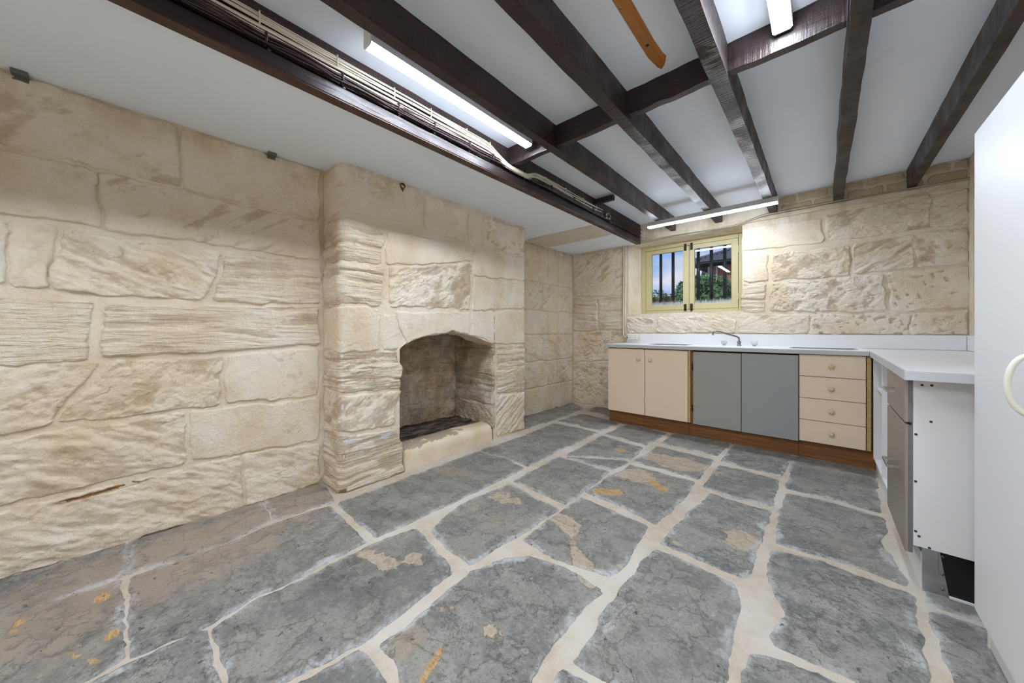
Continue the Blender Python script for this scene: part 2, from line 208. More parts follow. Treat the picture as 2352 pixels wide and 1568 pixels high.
def mk_wall(name, base=CREAM, soot=0.0, ridge=0.0, flat=False):
    t = NT(name)
    c = t.mix(t.ramp(t.noise(2.2, 5, .6), .35, .7), base, lin(222, 204, 174))
    c = t.mix(t.math('MULTIPLY', t.ramp(t.noise(6, 6, .7, off=(3, 1, 5)), .50, .74), .5), c, lin(198, 174, 130))
    c = t.mix(t.math('MULTIPLY', t.ramp(t.noise(9, 6, .7, off=(8, 3, 1)), .58, .8), .4), c, lin(230, 222, 210))
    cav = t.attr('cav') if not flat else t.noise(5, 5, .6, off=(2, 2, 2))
    c = t.mix(t.math('MULTIPLY', t.ramp(cav, .42, .04), .78), c, lin(162, 134, 100))  # brown in hollows: settled dirt plus crevice shade painted into the colour
    zz = t.n('ShaderNodeSeparateXYZ'); t.l(t.pos, zz.inputs[0])
    low = t.math('MULTIPLY', t.ramp(zz.outputs['Z'], .55, .0), t.ramp(t.noise(4, 6, .65, off=(1, 7, 2)), .38, .7))
    c = t.mix(t.math('MULTIPLY', low, .5), c, lin(202, 178, 144))
    hi = t.math('MULTIPLY', t.ramp(zz.outputs['Z'], 1.95, 2.15), t.ramp(t.noise(7, 6, .7, stretch=(1, 1, .3)), .4, .65))
    c = t.mix(t.math('MULTIPLY', hi, .4), c, lin(168, 144, 112))
    c = t.mix(t.math('MULTIPLY', t.ramp(t.math('ADD', t.attr('chip'), t.math('MULTIPLY', t.math('SUBTRACT', t.noise(30, 6, .7), .5), 2.)), .55, .7), .85), c, lin(226, 230, 236))
    c = t.mix(t.attr('bare'), c, lin(150, 108, 62))
    sp = t.ramp(t.noise(70, 2, .5), .70, .76)
    c = t.mix(t.math('MULTIPLY', sp, .3), c, lin(150, 122, 92))
    if soot:
        s1 = t.ramp(t.noise(5, 6, .7, off=(2, 2, 9)), .35, .62)
        c = t.mix(t.math('MULTIPLY', s1, soot), c, lin(112, 88, 70))
        s2 = t.ramp(t.noise(9, 6, .7, stretch=(1, 1, 4), off=(5, 2, 1)), .54, .66)
        c = t.mix(t.math('MULTIPLY', s2, soot*.9), c, lin(64, 44, 34))
        s3 = t.ramp(t.noise(4, 4, .6, off=(9, 4, 3)), .56, .68)
        c = t.mix(t.math('MULTIPLY', s3, soot*.7), c, lin(140, 74, 56))
    f1 = t.noise(38, 8, .66, dist=.3); f2 = t.noise(240, 4, .6)
    h = t.math('ADD', f1, t.math('MULTIPLY', f2, .22))
    if ridge: h = t.math('ADD', h, t.math('MULTIPLY', t.noise(60, 4, .6, stretch=(.10, .10, 1.1), dist=.6), ridge))
    return t.done(c, t.ramp(f1, .3, .7, .6, .82), t.bump(h, .011), spec=.3)
M = {}
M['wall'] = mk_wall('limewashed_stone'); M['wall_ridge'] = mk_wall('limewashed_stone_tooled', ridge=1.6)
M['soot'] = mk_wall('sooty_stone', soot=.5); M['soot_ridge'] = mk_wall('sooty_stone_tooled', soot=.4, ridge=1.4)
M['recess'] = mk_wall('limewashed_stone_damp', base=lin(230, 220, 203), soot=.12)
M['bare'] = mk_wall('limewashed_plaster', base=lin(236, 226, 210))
def mk_slab():
    t = NT('flagstone'); r = t.rnd()
    n1 = t.noise(2.6, 9, .62, dist=.1); n2 = t.noise(11, 9, .74, dist=.1); n3 = t.noise(48, 6, .72, dist=.1); n4 = t.noise(5, 10, .66, off=(7, 7, 7), dist=.15)
    c = t.mix(t.ramp(n1, .36, .64), lin(124, 125, 124), lin(164, 162, 155))
    c = t.mix(t.math('MULTIPLY', t.ramp(n2, .44, .60), .62), c, lin(102, 103, 102))
    c = t.mix(t.math('MULTIPLY', t.ramp(n4, .50, .58), .5), c, lin(166, 161, 152))
    c = t.mix(t.math('MULTIPLY', t.ramp(n3, .50, .66), .55), c, lin(182, 178, 170))
    c = t.mix(t.math('MULTIPLY', t.ramp(t.noise(100, 5, .75), .50, .62), .55), c, lin(76, 78, 80))
    c = t.mix(t.math('MULTIPLY', t.ramp(t.noise(26, 6, .7, off=(5, 5, 2)), .56, .68), .45), c, lin(150, 130, 108))
    c = t.mix(t.math('MULTIPLY', t.ramp(r, 0, 1), .25), c, lin(142, 136, 126))
    d = t.math('MULTIPLY', t.attr('dark'), t.ramp(t.noise(10, 8, .7, off=(4, 2, 1)), .35, .6)); c = t.mix(t.math('MULTIPLY', d, .75), c, lin(78, 79, 79))
    nb = t.noise(8, 10, .68, off=(3, 3, 3), dist=.2); nbb = t.math('MULTIPLY', t.math('SUBTRACT', nb, .5), 3.0)
    br = t.ramp(t.math('ADD', t.attr('brown'), nbb), .2, 1.1); c = t.mix(t.math('MULTIPLY', br, .62), c, lin(174, 154, 134))
    ta = t.ramp(t.math('ADD', t.attr('tan'), nbb), .62, .74); c = t.mix(t.math('MULTIPLY', ta, .78), c, t.mix(t.ramp(n3, .35, .65), lin(206, 192, 172), lin(186, 162, 132)))
    og = t.ramp(t.math('ADD', t.attr('orange'), nbb), .62, .74); c = t.mix(t.math('MULTIPLY', og, .88), c, t.mix(t.ramp(t.noise(26, 6, .65, stretch=(1, 5, 1)), .35, .65), lin(214, 180, 126), lin(184, 132, 66)))
    ed = t.attr('edge'); ne = t.math('MULTIPLY', t.math('SUBTRACT', t.noise(6, 9, .75), .5), 3.0)
    w1 = t.ramp(t.math('ADD', ed, ne), .62, 1.2)
    st = t.ramp(t.noise(34, 7, .8, stretch=(.45, .16, 1), off=(2, 1, 0)), .36, .60)
    c = t.mix(t.math('MULTIPLY', t.math('MULTIPLY', w1, t.math('MULTIPLY_ADD', st, .6, .4)), .85), c, lin(204, 206, 208))
    sm = t.math('MULTIPLY', t.ramp(t.noise(3.1, 6, .6, off=(1, 9, 4)), .55, .72), t.ramp(t.noise(24, 8, .8, stretch=(1, .3, 1), off=(2, 1, 8)), .5, .64)); c = t.mix(t.math('MULTIPLY', sm, .5), c, lin(196, 196, 194))
    wh = t.ramp(t.math('ADD', t.attr('white'), t.math('MULTIPLY', t.math('SUBTRACT', t.noise(22, 8, .8, stretch=(1, .35, 1)), .5), 2.6)), .55, 1.0)
    c = t.mix(t.math('MULTIPLY', wh, .62), c, lin(214, 212, 208))
    c = t.mix(.15, c, lin(84, 82, 78))
    pit = t.ramp(t.noise(42, 2, .4, off=(6, 1, 1)), .715, .74); c = t.mix(t.math('MULTIPLY', pit, .7), c, lin(58, 54, 50))
    h = t.math('ADD', t.math('ADD', n2, t.math('MULTIPLY', n3, .4)), t.math('MULTIPLY', ta, -.25))
    h = t.math('ADD', h, t.math('MULTIPLY', t.ramp(n4, .50, .53), .30))
    h = t.math('ADD', h, t.math('MULTIPLY', t.noise(180, 3, .6), .14))
    return t.done(c, t.ramp(n2, .3, .7, .40, .62), t.bump(h, .009, .9), spec=.45)
M['slab'] = mk_slab()
def mk_mortar():
    t = NT('lime_mortar'); n = t.noise(18, 7, .7)
    c = t.mix(t.ramp(n, .3, .7), lin(194, 184, 169), lin(178, 162, 142))
    c = t.mix(t.ramp(t.noise(2.5, 4), .4, .65), c, lin(198, 192, 182))
    c = t.mix(t.math('MULTIPLY', t.ramp(t.noise(120, 3, .6), .6, .7), .5), c, lin(170, 150, 126))
    return t.done(c, .85, t.bump(t.math('ADD', n, t.math('MULTIPLY', t.noise(150, 4, .7), .4)), .004), spec=.2)
M['mortar'] = mk_mortar()
def mk_ceiling():
    t = NT('painted_ceiling_board')
    c = t.mix(t.ramp(t.noise(1.3, 4), .3, .75), lin(236, 243, 253), lin(230, 238, 249))
    c = t.mix(t.math('MULTIPLY', t.ramp(t.noise(3.5, 6, .7, off=(2, 4, 1)), .62, .8), .25), c, lin(188, 186, 184))
    return t.done(c, .55, t.bump(t.noise(5, 3), .004, .5), spec=.3)
M['ceiling'] = mk_ceiling()
def mk_timber(name, a, b, saw=1.0, ax='y', rough=(.3, .55)):
    t = NT(name)
    st = {'y': (12, .6, 12), 'x': (.6, 12, 12)}[ax]; sw = {'y': (1.2, 22, 1.2), 'x': (22, 1.2, 1.2)}[ax]
    g = t.noise(5, 5, .6, stretch=st); s_ = t.noise(4.5, 4, .6, stretch=sw, dist=.3)
    c = t.mix(t.ramp(g, .3, .7), a, b)
    k = t.ramp(t.noise(40, 2, .4), .73, .76); c = t.mix(t.math('MULTIPLY', k, .8), c, (.004, .003, .003, 1))
    h = t.math('ADD', t.math('MULTIPLY', g, .5), t.math('MULTIPLY', s_, saw))
    return t.done(c, t.ramp(t.noise(7, 4), .3, .7, *rough), t.bump(h, .007), spec=.5)
M['joist'] = mk_timber('stained_joist_timber', lin(56, 36, 32), lin(36, 24, 22), .7)
M['joist_saw'] = mk_timber('sawn_joist_timber', lin(62, 43, 38), lin(38, 27, 25), 1.9)
M['noggin'] = mk_timber('stained_noggin_timber', lin(54, 39, 40), lin(38, 27, 28), .5, 'x')
M['beam'] = mk_timber('painted_beam_side', lin(48, 37, 39), lin(40, 31, 33), .12, 'y', (.28, .42))
M['beam_strip'] = mk_timber('brown_beam_strip', lin(76, 46, 33), lin(58, 34, 26), .2)
M['beam_rough'] = mk_timber('rough_packing_timber', lin(64, 44, 42), lin(38, 26, 26), .9)
M['bare_board'] = mk_timber('varnished_ceiling_board', lin(186, 122, 52), lin(158, 96, 36), .2, 'y', (.4, .5))
M['plinth'] = mk_timber('stained_plinth_board', lin(140, 90, 42), lin(104, 64, 28), .15, 'x', (.4, .6))
M['raw_wood'] = mk_timber('raw_pine_edge', lin(206, 176, 118), lin(182, 148, 90), .1)
M['inner_wood'] = mk_timber('brown_cabinet_inside', lin(150, 96, 58), lin(120, 72, 42), .1)
M['cream_door'] = plain('cream_laminate', lin(240, 218, 192), .45, mott=.05, ms=3, bs=500, bd=.0001)
M['grey_door'] = plain('grey_green_laminate', lin(160, 161, 153), .45, mott=.06, ms=3, bs=500, bd=.0001)
M['grey_door_b'] = plain('blue_grey_laminate', lin(156, 160, 161), .45, mott=.06, ms=3, bs=500, bd=.0001)
M['knob'] = plain('cream_ceramic', lin(222, 208, 164), .25, mott=.04)
M['white'] = plain('white_laminate', lin(232, 233, 235), .28, mott=.05, ms=2, bs=500, bd=.0001)
M['white_matt'] = plain('white_painted_board', lin(226, 226, 226), .5, mott=.06, ms=4)
M['edge'] = plain('worktop_edge_band', lin(196, 197, 200), .45, mott=.05)
M['pantry'] = plain('white_pantry_door', lin(224, 225, 227), .42, mott=.03, ms=1.5, bd=.0001)
M['handle_cream'] = plain('ivory_plastic', lin(226, 226, 210), .3, mott=.04)
M['black'] = plain('black_kick_board', (.006, .006, .007, 1), .4, mott=.4, ms=14)
M['dark'] = plain('dark_gap', (.004, .004, .004, 1), .9)
M['steel'] = plain('brushed_steel', (.55, .56, .57, 1), .24, 1, mott=.08, ms=4, bd=.00002)
M['chrome'] = plain('chrome', (.7, .7, .72, 1), .08, 1, mott=.05)
M['tap_dark'] = plain('worn_chrome', (.30, .30, .30, 1), .2, 1, mott=.3, ms=60)
M['taupe'] = plain('taupe_metallic_laminate', lin(158, 147, 137), .38, .25, mott=.1, ms=8)
M['door_edge'] = plain('grey_edge_banding', lin(112, 114, 116), .5)
M['green_metal'] = plain('grey_green_metal', lin(98, 104, 92), .5, .2)
M['rust'] = plain('rusty_iron', lin(120, 62, 40), .8, mott=.5, ms=60)
M['pipe'] = plain('painted_conduit', lin(226, 213, 190), .45, mott=.06)
M['plastic'] = plain('white_plastic', lin(236, 234, 228), .35, mott=.03)
M['white_cable'] = plain('ivory_cable', lin(224, 216, 196), .4, mott=.15, ms=9)
M['dark_cable'] = plain('painted_cable', lin(60, 42, 42), .38, mott=.3, ms=9)
M['grey_cable'] = plain('green_grey_cable', lin(104, 110, 98), .5)
M['frame'] = plain('sage_cream_paint', lin(200, 190, 146), .4, mott=.12, ms=14, bs=80, bd=.0008)
M['bolt'] = plain('tarnished_brass', lin(74, 62, 44), .45, .7, mott=.5, ms=90)
M['bar'] = plain('black_iron', (.01, .01, .011, 1), .5)
M['screw'] = plain('dull_screw', lin(120, 112, 100), .4, .6)
M['hole'] = plain('dark_hole', lin(70, 58, 44), .8)
M['housing'] = plain('batten_housing', lin(206, 210, 214), .45, mott=.02)
M['hearth'] = None
t = NT('charred_hearth'); n = t.noise(9, 6, .7, stretch=(2.5, .7, 1))
M['hearth'] = t.done(t.mix(t.ramp(n, .4, .64), lin(40, 38, 38), lin(128, 112, 98)), .6, t.bump(n, .02), spec=.4)
t = NT('worn_kerb_stone'); n = t.noise(11, 7, .6)
c = t.mix(t.ramp(t.noise(5, 5), .35, .65), lin(216, 196, 162), lin(226, 212, 190))
c = t.mix(t.math('MULTIPLY', t.ramp(t.math('ADD', t.math('MULTIPLY', t.attr('cav'), .35), n), .70, .735), .8), c, lin(150, 136, 118))
M['kerb'] = t.done(c, .7, t.bump(t.noise(60, 5, .6), .004), spec=.3)
t = NT('lit_diffuser'); t.b.inputs['Emission Color'].default_value = (.90, .985, 1.10, 1); t.b.inputs['Emission Strength'].default_value = LAMP
M['diffuser'] = t.done((.9, .9, .9, 1), .4)
def mk_glass():
    t = NT('window_glass'); s = t.t; s.nodes.remove(t.b)
    tr = t.n('ShaderNodeBsdfTransparent'); tr.inputs[0].default_value = (.97, .98, .98, 1)
    gl = t.n('ShaderNodeBsdfGlossy'); gl.inputs['Roughness'].default_value = .01
    fr = t.n('ShaderNodeFresnel'); fr.inputs[0].default_value = 1.5
    a = t.n('ShaderNodeMixShader'); t.l(fr.outputs[0], a.inputs[0]); t.l(tr.outputs[0], a.inputs[1]); t.l(gl.outputs[0], a.inputs[2])
    df = t.n('ShaderNodeMixShader'); df.inputs[0].default_value = .5; q1 = t.n('ShaderNodeBsdfTranslucent'); q1.inputs[0].default_value = (.9, .9, .9, 1); q2 = t.n('ShaderNodeBsdfDiffuse'); q2.inputs[0].default_value = (.9, .9, .9, 1); t.l(q1.outputs[0], df.inputs[1]); t.l(q2.outputs[0], df.inputs[2])
    zz = t.n('ShaderNodeSeparateXYZ'); t.l(t.pos, zz.inputs[0])
    nz = t.math('MULTIPLY', t.noise(30, 5, .7, stretch=(3, 1, .5)), .10)
    g = t.ramp(t.math('ADD', zz.outputs['Z'], nz), 1.485, 1.425)
    sp = t.math('MULTIPLY', t.ramp(t.noise(60, 4, .7), .62, .75), .2)
    b = t.n('ShaderNodeMixShader'); t.l(t.math('MAXIMUM', t.math('MULTIPLY', g, .85), sp), b.inputs[0]); t.l(a.outputs[0], b.inputs[1]); t.l(df.outputs[0], b.inputs[2])
    t.l(b.outputs[0], t.out.inputs[0]); return t.m
M['glass'] = mk_glass()
# ---------------- stone relief
def relief(kind, U, V, seed):
    o = seed*3.7; big = (fbm(U*5+o, V*6, 4, seed+40)-.5)*.012; fine = (fbm(U*28+o, V*32, 4, seed+41, .65)-.5)*.007
    ck = np.abs(fbm(U*4+V*2+o, V*7-U, 4, seed+60, .55)-.5); fine = fine-.0055*(1-sstep(0, .016, ck))*sstep(.46, .56, fbm(U*3, V*3+o, 2, seed+61))
    if kind == 'ridge':
        w_ = fbm(U*2.5+o, V*5, 3, seed)*.09
        r = vn(U*3.5+o, (V+w_)*46, seed); r2 = vn(U*8+o, (V+w_)*88, seed+3)
        m = sstep(.2, .6, fbm(U*5+o, V*9, 2, seed+9))
        return (sstep(.12, .62, r)*.0115+r2*.005)*(.3+.7*m)-.008+big*.6+fine
    if kind == 'pit':
        a = fbm(U*16+o, V*19, 5, seed, .66)
        return (a-.5)*.030-sstep(.56, .74, a)*.004+big*1.3+fine
    if kind == 'dimple':
        a = vn(U*34+V*10+o, V*38-U*8, seed)
        return -sstep(.68, .88, a)*.008+(fbm(U*12+o, V*14, 4, seed+5, .6)-.5)*.014+big*.6+.002
    if kind == 'pick':
        p = U*.82+V*.57; q = -U*.57+V*.82
        return (vn(p*7+o, q*40, seed)-.5)*.013*(.4+fbm(U*8, V*8+o, 2, seed))+(vn(p*16+o, q*80, seed+2)-.5)*.005+big*1.3+fine
    if kind == 'chop':
        p = U*.9-V*.43; q = U*.43+V*.9
        a = fbm(p*6+o, q*20, 5, seed, .62)
        return (a-.5)*.027+(vn(p*14+o, q*46, seed+8)-.5)*.007+(vn(p*26+o, q*90, seed+9)-.5)*.003+big*.8+fine
    if kind == 'rough':
        p = U*.85+V*.52; q = -U*.52+V*.85
        a = fbm(p*6+o, q*13, 5, seed, .64)
        return (a-.5)*.044+big*2+fine
    return big*.55+fine*.7
def resample(P, n):
    P = np.asarray(P, float); d = np.r_[0, np.cumsum(np.hypot(*np.diff(P, axis=0).T))]
    s = np.linspace(0, d[-1], n); return np.stack([np.interp(s, d, P[:, 0]), np.interp(s, d, P[:, 1])], -1), d[-1]
def coons(sides, res, inset, rnd_c=.024):
    c = [s[0] for s in sides]
    L = [np.array(list(sides[i])+[c[(i+1) % 4]], float) for i in range(4)]
    ln = [np.hypot(*np.diff(l, axis=0).T).sum() for l in L]
    nu = max(4, int(max(ln[0], ln[2])/res)); nv = max(4, int(max(ln[1], ln[3])/res))
    b0, _ = resample(L[0], nu+1); b1, _ = resample(L[1], nv+1); b2, _ = resample(L[2], nu+1); b3, _ = resample(L[3], nv+1)
    b2 = b2[::-1]; b3 = b3[::-1]
    s = np.linspace(0, 1, nu+1)[:, None, None]; t_ = np.linspace(0, 1, nv+1)[None, :, None]
    P = (1-t_)*b0[:, None]+t_*b2[:, None]+(1-s)*b3[None]+s*b1[None]
    P = P-((1-s)*(1-t_)*b0[0]+s*(1-t_)*b0[-1]+(1-s)*t_*b2[0]+s*t_*b2[-1])
    Lu = (ln[0]+ln[2])/2; Lv = (ln[1]+ln[3])/2
    S1 = np.broadcast_to(s[..., 0], P.shape[:2]); T1 = np.broadcast_to(t_[..., 0], P.shape[:2])
    du = np.minimum(S1, 1-S1)*Lu; dv = np.minimum(T1, 1-T1)*Lv; d = np.minimum(du, dv); Rc = min(rnd_c, .25*Lu, .25*Lv)
    if rnd_c: m_ = (du < Rc) & (dv < Rc); d = np.where(m_, Rc-np.hypot(Rc-du, Rc-dv), d)
    if inset:   # draw the outline in by the width of half a joint
        cu = P.mean((0, 1)); k = (2*inset/max(Lu, 1e-3), 2*inset/max(Lv, 1e-3))
        si = .5+(S1-.5)*(1-k[0]); ti = .5+(T1-.5)*(1-k[1])
        fi = si*nu; fj = ti*nv; i0 = np.clip(fi.astype(int), 0, nu-1); j0 = np.clip(fj.astype(int), 0, nv-1)
        a = (fi-i0)[..., None]; b = (fj-j0)[..., None]
        P = P[i0, j0]*(1-a)*(1-b)+P[i0+1, j0]*a*(1-b)+P[i0, j0+1]*(1-a)*b+P[i0+1, j0+1]*a*b
    return P, d
def gfaces(nu, nv, off=0):
    i, j = np.meshgrid(np.arange(nu-1), np.arange(nv-1), indexing='ij'); a = (i*nv+j).ravel()+off
    return np.stack([a, a+nv, a+nv+1, a+1], -1).tolist()
def stone(sides, mapf, kind, amp, seed, mat, parent, res=.0058, inset=-.008, base=.009, name='stone', efall=.009):
    P, d = coons(sides, res, inset); U = P[..., 0]; V = P[..., 1]
    wu = (vn(U*13, V*13, 91)-.5)*.022+(vn(U*45, V*45, 92)-.5)*.008; wv = (vn(U*13, V*13, 93)-.5)*.020+(vn(U*45, V*45, 94)-.5)*.008
    U = U+wu; V = V+wv
    r = relief(kind, U, V, seed)*amp
    e = sstep(0, efall*(.6+1.2*vn(U*9, V*9, seed+30)), d)
    r = np.where(r < -.005, -.005+(r+.005)*.25, r)
    h = -.012+(.012+base+r)*e
    mk, wc = marks(U, V, mapf); h = h-.010*mk
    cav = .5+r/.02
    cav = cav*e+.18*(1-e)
    nu, nv = U.shape
    return raw(name, mapf(U, V, h).reshape(-1, 3), gfaces(nu, nv), mat, parent, True, {'cav': cav, 'bare': mk, 'chip': wc})
def marks(U, V, mapf):
    mk = np.zeros(U.shape); wc = np.zeros(U.shape)
    for kind, y, z, ry, rz, ro in MARKS.get(getattr(mapf, '__name__', ''), []):
        dx = U-y; dy = V-z; xx = dx*math.cos(ro)+dy*math.sin(ro); yy = -dx*math.sin(ro)+dy*math.cos(ro)
        g = np.exp(-(xx/ry)**4-(yy/rz)**2)
        if kind == 'm': mk = np.maximum(mk, sstep(.3, .7, g+(fbm(U*40, V*40, 3, 3)-.5)*.5))
        else: wc = np.maximum(wc, g)
    return mk, wc
def sheet(rects, mapf, res=.014):
    """plaster/mortar face behind the stones: several rectangles (or (u0,u1,f(u),v1)) in one vertex list"""
    vs = []; fs = []; cv = []
    for u0, u1, v0, v1 in rects:
        nu = max(2, int((u1-u0)/res)+1); nv = max(2, int(((v1 if not callable(v1) else 2)-(v0 if not callable(v0) else .9))/res)+1)
        u = np.linspace(u0, u1, nu); t_ = np.linspace(0, 1, nv)
        a = v0(u) if callable(v0) else np.full(nu, v0); b = np.full(nu, v1)
        U = np.repeat(u[:, None], nv, 1); V = a[:, None]*(1-t_)+b[:, None]*t_
        h = (fbm(U*7, V*8, 5, 5, .6)-.5)*.008-.0015
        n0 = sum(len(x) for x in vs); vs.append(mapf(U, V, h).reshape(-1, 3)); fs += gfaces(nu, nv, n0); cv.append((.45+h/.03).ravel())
    return np.concatenate(vs), fs, np.concatenate(cv)
def stk(*a): return np.stack(np.broadcast_arrays(*a), -1)
# ================= floor
YB = 4.33; XL = -2.565; XR = .842; YR = -2.3; ZC = 2.38; ZL = 2.15
mapF = lambda U, V, h: stk(U, V, h)
n = 160
U, V = np.meshgrid(np.linspace(-2.75, .95, 190), np.linspace(YR-.02, YB+.02, 300), indexing='ij')
hm = (fbm(U*9, V*9, 4, 3)-.5)*.005-.001
floor = tag(raw('floor', mapF(U, V, hm).reshape(-1, 3), gfaces(*U.shape), M['mortar'], None, True), kind='structure')
# the paving carries on behind the viewpoint in the same rows
for bi, (bx0, bx1) in enumerate(((-2.60, -2.27), (-2.25, -1.72), (-1.70, -1.02), (-1.00, -.42), (-.40, .16), (.18, .81))):
    ye = min([p[1] for sd_ in SLABS for s_ in sd_ for p in s_ if bx0-.02 < p[0] < bx1+.02]+[1.0])-.02
    for k in range(6):
        ya = ye-.62-.22*((bi+k*2) % 3)
        if ye-ya > .2 and ye > YR+.2: SLABS.append([[(bx0, max(ya, YR-.01))], [(bx1, max(ya, YR-.01))], [(bx1, ye)], [(bx0, ye)]])
        ye = ya-.022
for i, sd_ in enumerate(SLABS):
    P, d = coons(sd_, .011, -.009, .022); U = P[..., 0]; V = P[..., 1]
    ins = (d < .05)
    U = U+(vn(U*11, V*11, 51)-.5)*.016+(vn(U*38, V*38, 52)-.5)*.010+(vn(U*90, V*90, 55)-.5)*.004
    V = V+(vn(P[..., 0]*11, V*11, 53)-.5)*.016+(vn(P[..., 0]*38, V*38, 54)-.5)*.010+(vn(P[..., 0]*90, V*90, 56)-.5)*.004
    e = sstep(0, .009, d)
    at = {k: np.zeros(U.shape) for k in ('tan', 'orange', 'brown', 'dark', 'white')}
    for ty, bx, by, rx, ry, ro, st in BLOBS:
        dx = U-bx; dy = V-by; q = math.pi/2*0+ro; xx = dx*math.cos(q)+dy*math.sin(q); yy = -dx*math.sin(q)+dy*math.cos(q)
        g = st*np.exp(-(xx/rx)**2-(yy/ry)**2); k = {'t': 'tan', 'o': 'orange', 'b': 'brown', 'd': 'dark', 'w': 'white'}[ty]
        at[k] = np.maximum(at[k], g)
    top = .0062+(fbm(U*6+i, V*6, 4, 60+i)-.5)*.006-.0015*sstep(.5, .62, at['tan'])
    h = -.010+(.010+top)*e
    at['edge'] = 1-sstep(0, .075, d)
    at['cav'] = e
    raw('flagstone', mapF(U, V, h).reshape(-1, 3), gfaces(*U.shape), M['slab'], floor, True, at)
# ================= left wall, recess and fireplace
def mapL(U, V, h): return stk(XL+h, U, V)
v, f, cv = sheet([(YR, .93, -.02, ZL+.06)], mapL)
wl = tag(raw('wall_left', v, f, M['bare'], None, True, {'cav': cv}), kind='structure')
yl = min(p[0] for _, _, q in LW for p in q)
for k, a, q in list(LW):
    if q[0][0] < yl+.12:
        e0, e3 = q[0], q[3]; y = min(e0[0], e3[0])-.012; j = len(LW)
        while y > YR+.15:
            y2 = max(y-.55-.2*(j % 3), YR+.02); LW.append((('chop', 'smooth', 'pit', 'ridge')[j % 4], .9, [(y2, e0[1]), (y, e0[1]), (y, e3[1]), (y2, e3[1])])); y = y2-.016; j += 1
for i, (k, a, q) in enumerate(LW):
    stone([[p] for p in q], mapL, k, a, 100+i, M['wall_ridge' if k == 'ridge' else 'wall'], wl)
mapN = lambda U, V, h: stk(-2.70+h, U, V)
v, f, cv = sheet([(2.80, YB+.02, -.02, ZL+.06)], mapN)
wr_ = tag(raw('wall_left', v, f, M['recess'], None, True, {'cav': cv}), kind='structure')
zr = [.0, .33, .66, 1.0, 1.30, 1.66, 2.13]
for r in range(6):
    cut = [2.88, 3.42+.3*(r % 2), 3.95, 4.325] if r % 2 else [2.88, 3.60, 4.325]
    for a, b in zip(cut, cut[1:]):
        stone([[(a, zr[r])], [(b, zr[r])], [(b, zr[r+1])], [(a, zr[r+1])]], mapN, ('smooth', 'pit', 'chop', 'smooth', 'pick', 'smooth')[r], .8, 140+r*4+int(a*3), M['recess'], wr_, .009, -.004, .009)
Y0, X0, Y1 = .92, -2.301, 2.84
def mapC(U, V, h):
    U, V, h = np.broadcast_arrays(U, V, h)
    r = .035+.075*sstep(1.75, 2.12, V)
    X = X0-(U-Y0)*.0344; Y = U.copy(); nx = np.ones_like(U); ny = np.zeros_like(U)
    th = np.clip((U-(Y0-r))/(2*r), 0, 1)*math.pi/2; m = U < Y0+r
    ax = X0-r+r*np.sin(th); ay = Y0+r-r*np.cos(th)
    X = np.where(m, np.where(U < Y0-r, X0-(Y0-U), ax), X); Y = np.where(m, np.where(U < Y0-r, Y0, ay), Y)
    nx = np.where(m, np.sin(th), nx); ny = np.where(m, -np.cos(th), ny)
    r2 = .02; XE = X0-(Y1-Y0)*.0344; m2 = U > Y1-r2; t2 = np.clip((U-(Y1-r2))/(2*r2), 0, 1)*math.pi/2
    X = np.where(m2, np.where(U > Y1+r2, XE-(U-Y1), XE-r2+r2*np.cos(t2)), X); Y = np.where(m2, np.where(U > Y1+r2, Y1, Y1-r2+r2*np.sin(t2)), Y)
    nx = np.where(m2, np.cos(t2), nx); ny = np.where(m2, np.sin(t2), ny)
    return np.stack([X+nx*h, Y+ny*h, V+0*X], -1)
fp = empty('fireplace', (-2.42, 1.88, 0), 'painted stone chimney breast with a low arched open fireplace', 'fireplace')
ARU = [1.345, 1.42, 1.563, 1.70, 1.78, 1.842, 1.90, 1.99, 2.10, 2.19, 2.30, 2.352]
ARZ = [.915, .972, 1.006, 1.014, 1.036, 1.057, 1.030, 1.018, .995, .966, .930, .905]
arch = lambda u: np.where((u > 1.345) & (u < 2.352), np.interp(u, ARU, ARZ), .905)
v, f, cv = sheet([(.645, 1.346, -.02, .906), (2.351, 3.2, -.02, .906), (.645, 1.345, .9, ZL-.001), (1.345, 2.352, arch, ZL-.001), (2.352, 3.2, .9, ZL-.001)], mapC, .012)
raw('mortar_face', v, f, M['bare'], fp, True, {'cav': cv})
for i, (k, a, fl, q) in enumerate(CH):
    q = [[tuple(p) for p in s_] for s_ in q]
    if fl == 'L': q[0][0] = (.66, q[0][0][1]-.0); q[3][0] = (.66, q[3][0][1])
    if fl == 'R':
        q[1][0] = (3.15, q[1][0][1]); q[2][0] = (3.15, q[2][0][1])
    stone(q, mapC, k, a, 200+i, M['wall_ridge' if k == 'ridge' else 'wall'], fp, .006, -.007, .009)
XF = -2.33; XK = -3.0; H0 = .115
